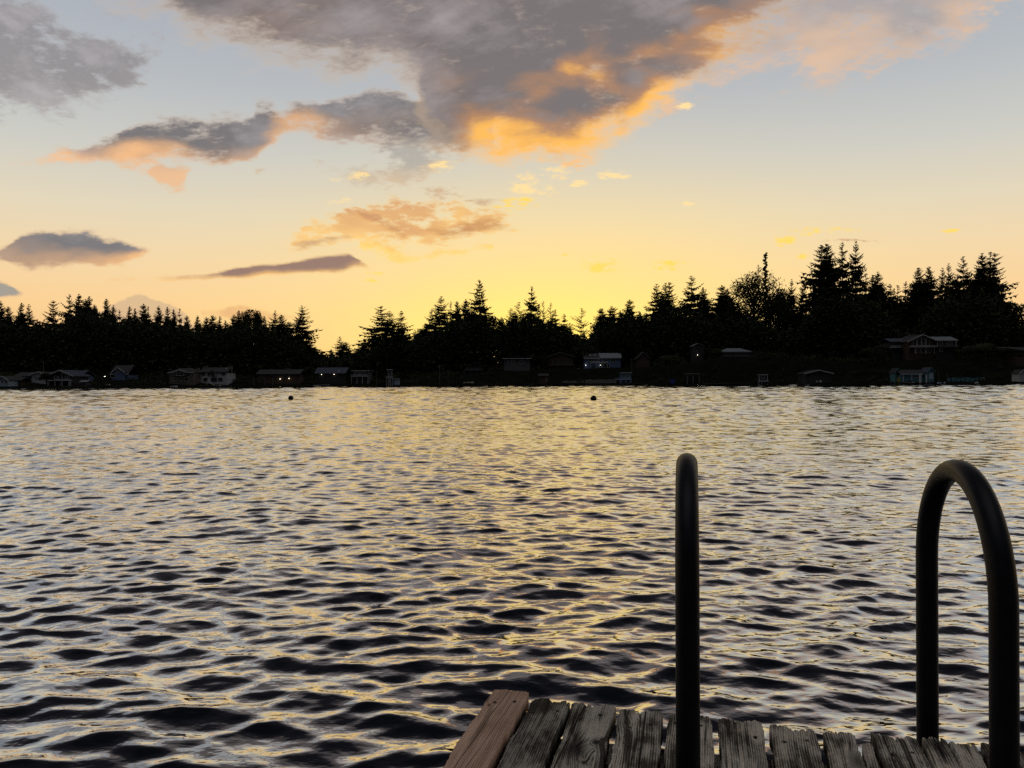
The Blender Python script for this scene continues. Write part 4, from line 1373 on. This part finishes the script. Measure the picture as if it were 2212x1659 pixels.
def build_shore_things():
    boat(376, 15, -2, 'white boat at the water below the beige two-storey house')
    boat(471, 13, -1.5, 'low white boat right of the water slide')
    boat(684, 15, -2, 'small white boat below the left end of the dark blue roof')
    boat(700, 24, -2.5, 'long grey boat right of the small white boat below the dark blue roof', 'grey', True)
    boat(1012, 22, 2.5, 'tan covered boat hauled out on the dark bank', 'tan', True)
    boat(1965, 20, -2, 'white motor boat moored before the teal boathouse', 'white', True)
    boat(2034, 16, -2, 'pale boat moored right of the teal boathouse', 'paleblue', True)
    boat(233, 10, 2.5, 'little white boat pulled up below the blue cottage')
    boat(2110, 7, -2.5, 'tiny white dinghy alone on the water near the right edge')
    jetty(150, 34, 'low dark jetty below the deck-rail house')
    jetty(460, 60, 'wide dark jetty below the white house with two chimneys', ln=5)
    jetty(1063, 40, 'low grey jetty right of the tan covered boat')
    jetty(1180, 60, 'broad low jetty below the brown gabled house')
    jetty(1372, 28, 'low jetty right of the bright blue boathouse')
    jetty(1570, 90, 'long low jetty left of the white-framed booth')
    jetty(1768, 70, 'low jetty in front of the dark white-edged boathouse')
    jetty(1990, 100, 'wide jetty in front of the teal boathouse')
    # water slide of the white house
    p, k = spot(455, 2.0)
    root = thing('water_slide', 'white curved water slide in front of the white two-chimney house', 'slide', (p.x, p.y, p.z))
    bm = bmesh.new()
    pts = [(-1.0, 0, 2.0), (-0.6, 0, 1.95), (0.0, -0.2, 1.35), (0.6, -0.5, 0.8), (1.3, -0.9, 0.45), (1.9, -1.2, 0.35)]
    for a, b in zip(pts, pts[1:]):
        a, b = Vector(a), Vector(b)
        s_ = Vector((0, 0.3, 0))
        up = Vector((0, 0, 0.18))
        q_ = [bm.verts.new(v) for v in (a - s_ + up, a - s_, a + s_, a + s_ + up, b - s_ + up, b - s_, b + s_, b + s_ + up)]
        for i in range(3):
            bm.faces.new((q_[i], q_[i + 1], q_[i + 5], q_[i + 4]))
    obj('chute', bm, M['white'], root)
    for y in (-0.28, 0.28):
        bm = bmesh.new()
        tube(bm, [(-1.5, y, -0.2), (-1.0, y, 2.4), (-0.7, y, 2.6)], 0.035, 6)
        obj('ladder_rail', bm, M['white'], root)
    for i, px in enumerate((549, 572, 589)):
        pole(px, 818, 833, 3, ['leftmost', 'middle', 'rightmost'][i] + ' one of three pale posts left of the long dark house', 'cream', 0.10, 'boundary_post', 'post', 'three pale posts left of the long dark house')
    pole(94, 783, 818, 14, 'thin utility pole behind the low white house', 'timber', 0.12, 'utility_pole', 'pole', None, True)
    pole(814, 803, 828, 3, 'thin grey pole left of the white lookout tower', 'grey', 0.08, 'flagpole', 'pole')
    pole(950, 792, 820, 6, 'pale bare pole on the dark bank right of the lookout tower', 'grey', 0.13, 'utility_pole', 'pole', None, True)
    pole(968, 799, 826, 4, 'thin white pole right of the pale bare pole', 'cream', 0.07, 'flagpole', 'pole')
    pole(1365, 778, 812, 12, 'grey lamp post right of the blue balcony house', 'grey', 0.09, 'lamp_post', 'lamp post', None, True)
    for i, px in enumerate((1988, 2001)):
        pole(px, 808 if i == 0 else 811, 826, -2, ['thick white mooring post before the teal boathouse', 'shorter white mooring post nearer the pale doors of the teal shed'][i], 'white', 0.42 if i == 0 else 0.25)
    for i, px in enumerate((2027, 2047)):
        pole(px, 806, 818, 5, ['thin yellowish post just right of the teal gabled shed', 'thin yellowish post farther right of the teal gabled shed'][i], 'cream', 0.1)
    chair(1765.5, 2.2, 'left one of two white garden chairs before the dark boathouse')
    chair(1773.5, 2.2, 'right one of two white garden chairs before the dark boathouse')
    # yellow board on the narrow teal shed, blue tarp by the water
    p, k = spot(1943, 1.6)
    root = thing('notice_board', 'yellow board standing before the narrow teal shed', 'board', (p.x, p.y, p.z))
    bm = bmesh.new()
    box(bm, -0.75, 0.75, -0.05, 0.0, 0.75, 2.1)
    obj('panel', bm, M['yellow'], root)
    for x in (-0.6, 0.6):
        bm = bmesh.new()
        box(bm, x - 0.05, x + 0.05, 0.002, 0.09, -0.3, 2.0)
        obj('leg', bm, M['timber'], root)
    p, k = spot(1453, 3.0)
    root = thing('storage_box', 'dark blue covered box left of the open boat shelter', 'box', (p.x, p.y, p.z))
    bm = bmesh.new()
    box(bm, -1.0, 1.0, 0, 1.2, -0.2, 1.1)
    obj('body', bm, M['navy'], root)
    bm = bmesh.new()
    extrude_poly(bm, [(-0.06, 1.102), (1.26, 1.102), (1.2, 1.3), (0.0, 1.3)], 'x', -1.06, 1.06)
    obj('lid', bm, M['navy'], root)
    # retaining walls
    for (a, c_, lab, zt) in [(1264, 1330, 'long grey retaining wall left of the bright blue boathouse', 2.4), (1332, 1338, None, 0), (1215, 1262, 'low grey retaining wall below the brown gabled house', 1.9),
                             (2047, 2130, 'long low teal-grey wall right of the teal boathouse', 2.2)]:
        if not lab:
            continue
        pa, k = spot(a, 5.5)
        pb, k = spot(c_, 5.5)
        bm = bmesh.new()
        n = 8
        for i in range(n):
            x0 = pa.x + (pb.x - pa.x) * i / n
            x1 = pa.x + (pb.x - pa.x) * (i + 1) / n
            yy = pa.y + (pb.y - pa.y) * i / n
            box(bm, x0, x1 - 0.02, yy, yy + 0.4, -0.2, zt + 0.12 * math.sin(i * 2.1))
        tag(obj('retaining_wall', bm, M['concrete' if zt != 2.2 else 'teal']), lab, 'wall')
    # seawall
    # buoys
    for (px, py, d, lab) in [(628, 860, 11.3, 'left black ball buoy, before the dark blue-roofed house'), (1282, 861.3, 13.6, 'right black ball buoy, in the golden glitter path')]:
        yw = py + d * 0.36
        Y = EYE / (-(tv(px, yw)))
        rad = d / F * Y / 2
        root = thing('mooring_buoy', lab, 'buoy', (tu(px) * Y, Y, 0), 0, 'ball buoys on the lake')
        bm = bmesh.new()
        bmesh.ops.create_uvsphere(bm, u_segments=32, v_segments=20, radius=rad)
        bmesh.ops.translate(bm, verts=bm.verts[:], vec=(0, 0, rad * 0.72))
        obj('float', bm, M['buoy'], root, True)
        bm = bmesh.new()
        tube(bm, [(0, 0, rad * 1.66), (0, 0, rad * 1.76)], [rad * 0.28, rad * 0.22], 16)
        obj('top_fitting', bm, M['buoy'], root)


build_shore_things()
build_woods()


# ------------------------------------------------------------------ the dock in the foreground
SL = 0.2276
NN = math.hypot(1, SL)
DOCK_Z = EYE - 0.73
DOCK_ROT = -math.atan(SL)


def wood(name, dark, light, knots=(), cracks=(), weathered=True):
    m, q, b = principled(name)
    tc = q.n.new('ShaderNodeTexCoord')
    oi = q.n.new('ShaderNodeObjectInfo')
    x, y, z = q.split(tc.outputs['Object'])
    rnd = q.mul(oi.outputs['Random'], 37.0)
    # knots bend the grain
    vor = q.n.new('ShaderNodeTexVoronoi')
    vor.inputs['Scale'].default_value = 1.0
    q.put(vor.inputs['Vector'], q.xyz(q.add(q.mul(x, 11.0), rnd), q.add(q.mul(y, 4.2), rnd), 0.0))
    kd = vor.outputs['Distance']
    knot = q.ss(kd, 0.30, 0.02)
    bend = q.mul(q.ss(kd, 0.42, 0.0), 0.014)
    wv = q.noise(q.xyz(q.mul(x, 6.0), q.add(q.mul(y, 3.0), rnd), rnd), 1.0, 3, 0.5)
    gx = q.add(q.add(x, bend), q.mul(wv, 0.016))
    marks = None
    for (kx, ky, kr) in knots:                       # a knot of this board: dark heart, ringed, the grain flowing round it
        ax = q.math('DIVIDE', q.sub(x, kx), kr)
        ay = q.math('DIVIDE', q.sub(y, ky), kr * 1.25)
        rr = q.math('SQRT', q.add(q.mul(ax, ax), q.mul(ay, ay)))
        rr = q.add(rr, q.mul(q.sub(wv, 0.5), 0.5))
        pull = q.math('EXPONENT', q.mul(-0.35, q.mul(rr, rr)))
        gx = q.mad(q.mul(q.math('SIGN', ax), pull), kr * 0.75, gx)
        ringk = q.mul(q.ss(q.math('SINE', q.mul(rr, 17.0)), 0.0, 0.9), q.ss(rr, 1.35, 0.9))
        mk = q.math('MAXIMUM', q.ss(rr, 0.75, 0.35), q.mul(ringk, 0.7))
        marks = mk if marks is None else q.math('MAXIMUM', marks, mk)
    for (cx, sl_, cw) in cracks:                     # an open split along the board
        dd = q.math('ABSOLUTE', q.sub(q.mad(q.sub(wv, 0.5), 0.010, x), q.mad(y, sl_, cx)))
        mk = q.ss(dd, cw, cw * 0.4)
        marks = mk if marks is None else q.math('MAXIMUM', marks, mk)
    g1 = q.noise(q.xyz(q.mul(gx, 120.0), q.mul(y, 4.5), rnd), 1.0, 5, 0.65)
    g2 = q.noise(q.xyz(q.mul(gx, 420.0), q.mul(y, 9.0), rnd), 1.0, 3, 0.6)
    ring = q.math('FRACT', q.mul(gx, 210.0))
    ring = q.mul(q.math('ABSOLUTE', q.sub(ring, 0.5)), 2.0)
    blot = q.noise(q.xyz(q.mul(x, 14.0), q.add(q.mul(y, 7.0), rnd), rnd), 1.0, 5, 0.6)
    t = q.add(q.add(q.mul(g1, 0.55), q.mul(g2, 0.22)), q.add(q.mul(ring, 0.18), q.mul(q.sub(blot, 0.5), 1.25 if weathered else 0.45)))
    t = q.ss(t, 0.30, 0.66)
    col = q.mix(t, dark, light)
    crack = q.ss(q.noise(q.xyz(q.mul(gx, 55.0), q.mul(y, 2.2), q.add(rnd, 4.0)), 1.0, 3, 0.5), 0.40, 0.33)
    cr2 = q.ss(g1, 0.40, 0.30)
    dk = q.math('MAXIMUM', q.mul(crack, 0.9 if weathered else 0.5), q.mul(cr2, 0.75 if weathered else 0.1))
    dk = q.math('MAXIMUM', dk, q.mul(knot, 0.8))
    if marks is not None:
        dk = q.math('MAXIMUM', dk, q.mul(marks, 0.95))
    col = q.mix(dk, col, tuple(c * 0.16 for c in dark[:3]) + (1,))
    q.put(b.inputs['Base Color'], col)
    b.inputs['Roughness'].default_value = 0.85
    b.inputs['Specular IOR Level'].default_value = 0.2
    bump = q.n.new('ShaderNodeBump')
    bump.inputs['Strength'].default_value = 0.9 if weathered else 0.35
    bump.inputs['Distance'].default_value = 0.008
    q.put(bump.inputs['Height'], q.sub(q.add(q.mul(g1, 0.8), q.mul(ring, 0.3)), q.mul(dk, 1.2)))
    q.put(b.inputs['Normal'], bump.outputs[0])
    return m


M['oldwood'] = wood('weathered_plank', (0.055, 0.049, 0.041, 1), (0.74, 0.66, 0.56, 1))
M['oldwood_dark'] = wood('dark_weathered_plank', (0.035, 0.031, 0.025, 1), (0.46, 0.42, 0.36, 1))
M['newwood'] = wood('reddish_plank', (0.34, 0.205, 0.145, 1), (0.70, 0.48, 0.36, 1), [(-0.029, -0.095, 0.007)],
                    [(-0.006, 0.03, 0.0014), (0.022, 0.05, 0.0009)], weathered=False)
M['knotwood'] = wood('knotted_plank', (0.045, 0.039, 0.032, 1), (0.62, 0.56, 0.48, 1), [(0.028, -0.19, 0.017), (0.012, -0.275, 0.008)], [(-0.0165, 0.076, 0.0026)])
M['splitwood'] = wood('split_plank', (0.05, 0.045, 0.037, 1), (0.72, 0.65, 0.56, 1), [(-0.02, -0.10, 0.006)], [(0.012, 0.01, 0.0022), (-0.026, -0.02, 0.0015)])
M['nail'] = mat('rusty_nail', (0.03, 0.022, 0.018), 0.7, 0.3, 20)


def plank_mesh(w, length, thick, seed, jag=0.010, warp=0.002, worn=0.004):
    """one board, its weathered end at y = 0, running towards -y; jagged worn end, rounded worn arrises"""
    rg = np.random.default_rng(seed)
    xs = np.concatenate([[0, 0.0015, 0.004, 0.008], np.linspace(0.013, w - 0.013, 18), [w - 0.008, w - 0.004, w - 0.0015, w]]) - w / 2
    ys = np.concatenate([[0, -0.0015, -0.004, -0.009], -np.linspace(0.016, 0.60, 70), -np.linspace(0.66, length, 24)])
    nx, ny = len(xs), len(ys)
    k = rg.uniform(30, 90, 6)
    ph = rg.uniform(0, 6.28, 6)
    end = sum(np.sin(xs * k[i] * (1 + i) + ph[i]) / (1 + i) for i in range(6))
    end = jag * end * 0.6 - jag * (np.abs(rg.normal(size=nx)) * (rg.random(nx) < 0.35))
    edge_l = 0.0018 * np.sin(ys * 19 + ph[0]) + 0.0012 * np.sin(ys * 53 + ph[1]) + 0.0007 * rg.normal(size=ny)
    edge_r = 0.0018 * np.sin(ys * 17 + ph[2]) + 0.0012 * np.sin(ys * 47 + ph[3]) + 0.0007 * rg.normal(size=ny)
    groove = np.interp(xs, np.linspace(-w / 2, w / 2, 40), rg.normal(size=40)) * warp
    V = []
    for j in range(ny):
        for i in range(nx):
            f = (xs[i] + w / 2) / w
            x = xs[i] + edge_l[j] * (1 - f) + edge_r[j] * f
            y = ys[j] + end[i] * math.exp(ys[j] / 0.05)
            ex = min(xs[i] + w / 2, w / 2 - xs[i])
            ey = -ys[j]
            rnd = worn * (max(0, 1 - ex / 0.008) ** 2 + max(0, 1 - ey / 0.009) ** 2)
            z = -rnd + groove[i] * (0.6 + 0.4 * math.sin(ys[j] * 5 + ph[4])) + 0.0008 * math.sin(ys[j] * 31 + xs[i] * 60 + ph[5])
            V.append((x, y, z))
    for j in range(ny):
        for i in (0, nx - 1):
            V.append((V[j * nx + i][0], V[j * nx + i][1], -thick))
    Fc = []
    for j in range(ny - 1):
        for i in range(nx - 1):
            a = j * nx + i
            Fc.append((a, a + nx, a + nx + 1, a + 1))
    b0 = nx * ny
    for j in range(ny - 1):
        Fc.append((j * nx, b0 + 2 * j, b0 + 2 * j + 2, (j + 1) * nx))
        Fc.append((j * nx + nx - 1, (j + 1) * nx + nx - 1, b0 + 2 * j + 3, b0 + 2 * j + 1))
        Fc.append((b0 + 2 * j, b0 + 2 * j + 1, b0 + 2 * j + 3, b0 + 2 * j + 2))
    # end grain face
    c0 = len(V)
    for i in range(nx):
        V.append((V[i][0], V[i][1] + 0.001, -thick))
    for i in range(nx - 1):
        Fc.append((i, i + 1, c0 + i + 1, c0 + i))
    return np_mesh('plank', V, Fc, False)


def build_dock():
    dock = thing('wooden_dock', 'weathered grey plank dock with one newer reddish board at its left edge', 'dock', (0, 0, DOCK_Z), DOCK_ROT)
    # (left, right) at the lake end, y of the end, (left, right) nearer the camera at y = 1.45, material, raised
    P = [(-0.449, -0.364, 1.766, -0.454, -0.368, 'newwood', 0.006, 0.002, 'newer reddish board'),
         (-0.355, -0.265, 1.752, -0.357, -0.268, 'oldwood_dark', 0, 0.012, 'dark mossy weathered board'),
         (-0.260, -0.159, 1.746, -0.256, -0.162, 'knotwood', 0, 0.010, 'weathered board with a large round knot and a slanting split'),
         (-0.153, -0.054, 1.737, -0.147, -0.056, 'splitwood', 0, 0.009, None),
         (-0.045, 0.052, 1.739, -0.046, 0.045, 'oldwood', 0, 0.010, None),
         (0.064, 0.154, 1.734, 0.057, 0.146, 'oldwood', 0, 0.008, None),
         (0.167, 0.261, 1.719, 0.157, 0.245, 'oldwood', 0, 0.009, None),
         (0.270, 0.340, 1.716, 0.258, 0.314, 'oldwood', 0, 0.010, None),
         (0.344, 0.364, 1.682, 0.320, 0.345, 'oldwood', 0, 0.006, 'narrow split-off strip of board'),
         (0.372, 0.459, 1.726, 0.356, 0.438, 'splitwood', 0, 0.016, None),
         (0.464, 0.513, 1.730, 0.446, 0.490, 'oldwood', 0, 0.010, None),
         (0.515, 0.564, 1.722, 0.493, 0.536, 'oldwood', 0, 0.012, None),
         (0.568, 0.655, 1.716, 0.546, 0.632, 'oldwood_dark', 0, 0.012, None),
         (0.664, 0.752, 1.712, 0.642, 0.728, 'oldwood', 0, 0.012, None),
         (0.762, 0.850, 1.708, 0.740, 0.826, 'oldwood', 0, 0.012, None),
         (0.860, 0.948, 1.704, 0.838, 0.924, 'oldwood', 0, 0.012, None)]
    for i, (a, b, ye, c, d, m, up, jag, lab) in enumerate(P):
        w = ((b - a) + (d - c)) / 2 - (0.0 if m == 'newwood' else 0.003)
        rot = math.atan2(((a + b) - (c + d)) / 2, ye - 1.45)
        me = plank_mesh(w, 2.6, 0.038, 40 + i, jag, 0.0006 if m == 'newwood' else 0.0022, 0.001 if m == 'newwood' else 0.004)
        o = link_mesh('plank', me, M[m], dock, ((a + b) / 2, ye, up))
        o.rotation_euler = (0, 0, -rot)
        if lab:
            o['label'] = lab
        rg = random.Random(i)
        if w > 0.06:
            for k, fx in enumerate((-0.28, 0.27)):
                bm = bmesh.new()
                nx_, ny_ = fx * w + rg.uniform(-.006, .006), -0.055 - rg.uniform(0, 0.03)
                tube(bm, [(nx_, ny_, -0.01), (nx_, ny_, 0.0012)], 0.0042, 10)
                obj('nail', bm, M['nail'], o)
    # stringers under the boards
    for y in (1.60, 0.9, 0.1, -0.6):
        bm = bmesh.new()
        box(bm, -0.44, 0.95, y - 0.045, y + 0.045, -0.19, -0.041)
        obj('beam', bm, M['oldwood_dark'], dock)
    for x in (-0.30, 0.80):
        for y in (1.50, 0.0):
            bm = bmesh.new()
            tube(bm, [(x, y, -2.0), (x, y, -0.0415)], 0.07, 14)
            obj('piling', bm, M['oldwood_dark'], dock)


build_dock()


def build_ladder():
    m, q, b = principled('dark_rail_paint')
    tc = q.n.new('ShaderNodeTexCoord')
    nf = q.noise(tc.outputs['Object'], 30.0, 5, 0.6)
    q.put(b.inputs['Base Color'], q.mix(q.ss(nf, 0.35, 0.7), (0.003, 0.0036, 0.006, 1), (0.007, 0.0082, 0.014, 1)))
    q.put(b.inputs['Roughness'], q.mad(nf, 0.16, 0.38))
    b.inputs['Specular IOR Level'].default_value = 0.18
    M['rail'] = m
    root = thing('dock_ladder', 'dark tubular swim ladder with two arched handrails at the end of the dock', 'ladder', (0, 0, DOCK_Z), DOCK_ROT)
    r = 0.0212
    for (xl, y0, y1, top, lean, lab) in [(-0.001, 1.392, 1.80, 0.565, 0.0, 'left handrail seen edge-on'), (0.4945, 1.379, 1.785, 0.562, 0.0, 'right handrail seen as an arch')]:
        rad = (y1 - y0) / 2
        pts = [(xl, y0, -0.02), (xl, y0, 0.15), (xl, y0, 0.27)]
        n = 26
        zc = top - rad
        for i in range(n + 1):
            a = math.pi * i / n
            pts.append((xl, y0 + rad - rad * math.cos(a), zc + rad * math.sin(a)))
        pts += [(xl, y1, 0.15), (xl, y1, -0.2), (xl, y1, -0.5), (xl, y1, -1.3)]
        bm = bmesh.new()
        tube(bm, pts, r, 28)
        o = obj('handrail', bm, m, root, True)
        o['label'] = lab
        bm = bmesh.new()
        tube(bm, [(xl, y0, 0.003), (xl, y0, 0.009)], 0.045, 24)
        tube(bm, [(xl, y0, 0.010), (xl, y0, 0.035)], 0.026, 24)
        obj('mounting_flange', bm, m, root)
    for z in (-0.25, -0.55, -0.85, -1.15):
        bm = bmesh.new()
        tube(bm, [(-0.001, 1.795, z), (0.4945, 1.782, z)], 0.016, 12)
        obj('rung', bm, m, root)


build_ladder()
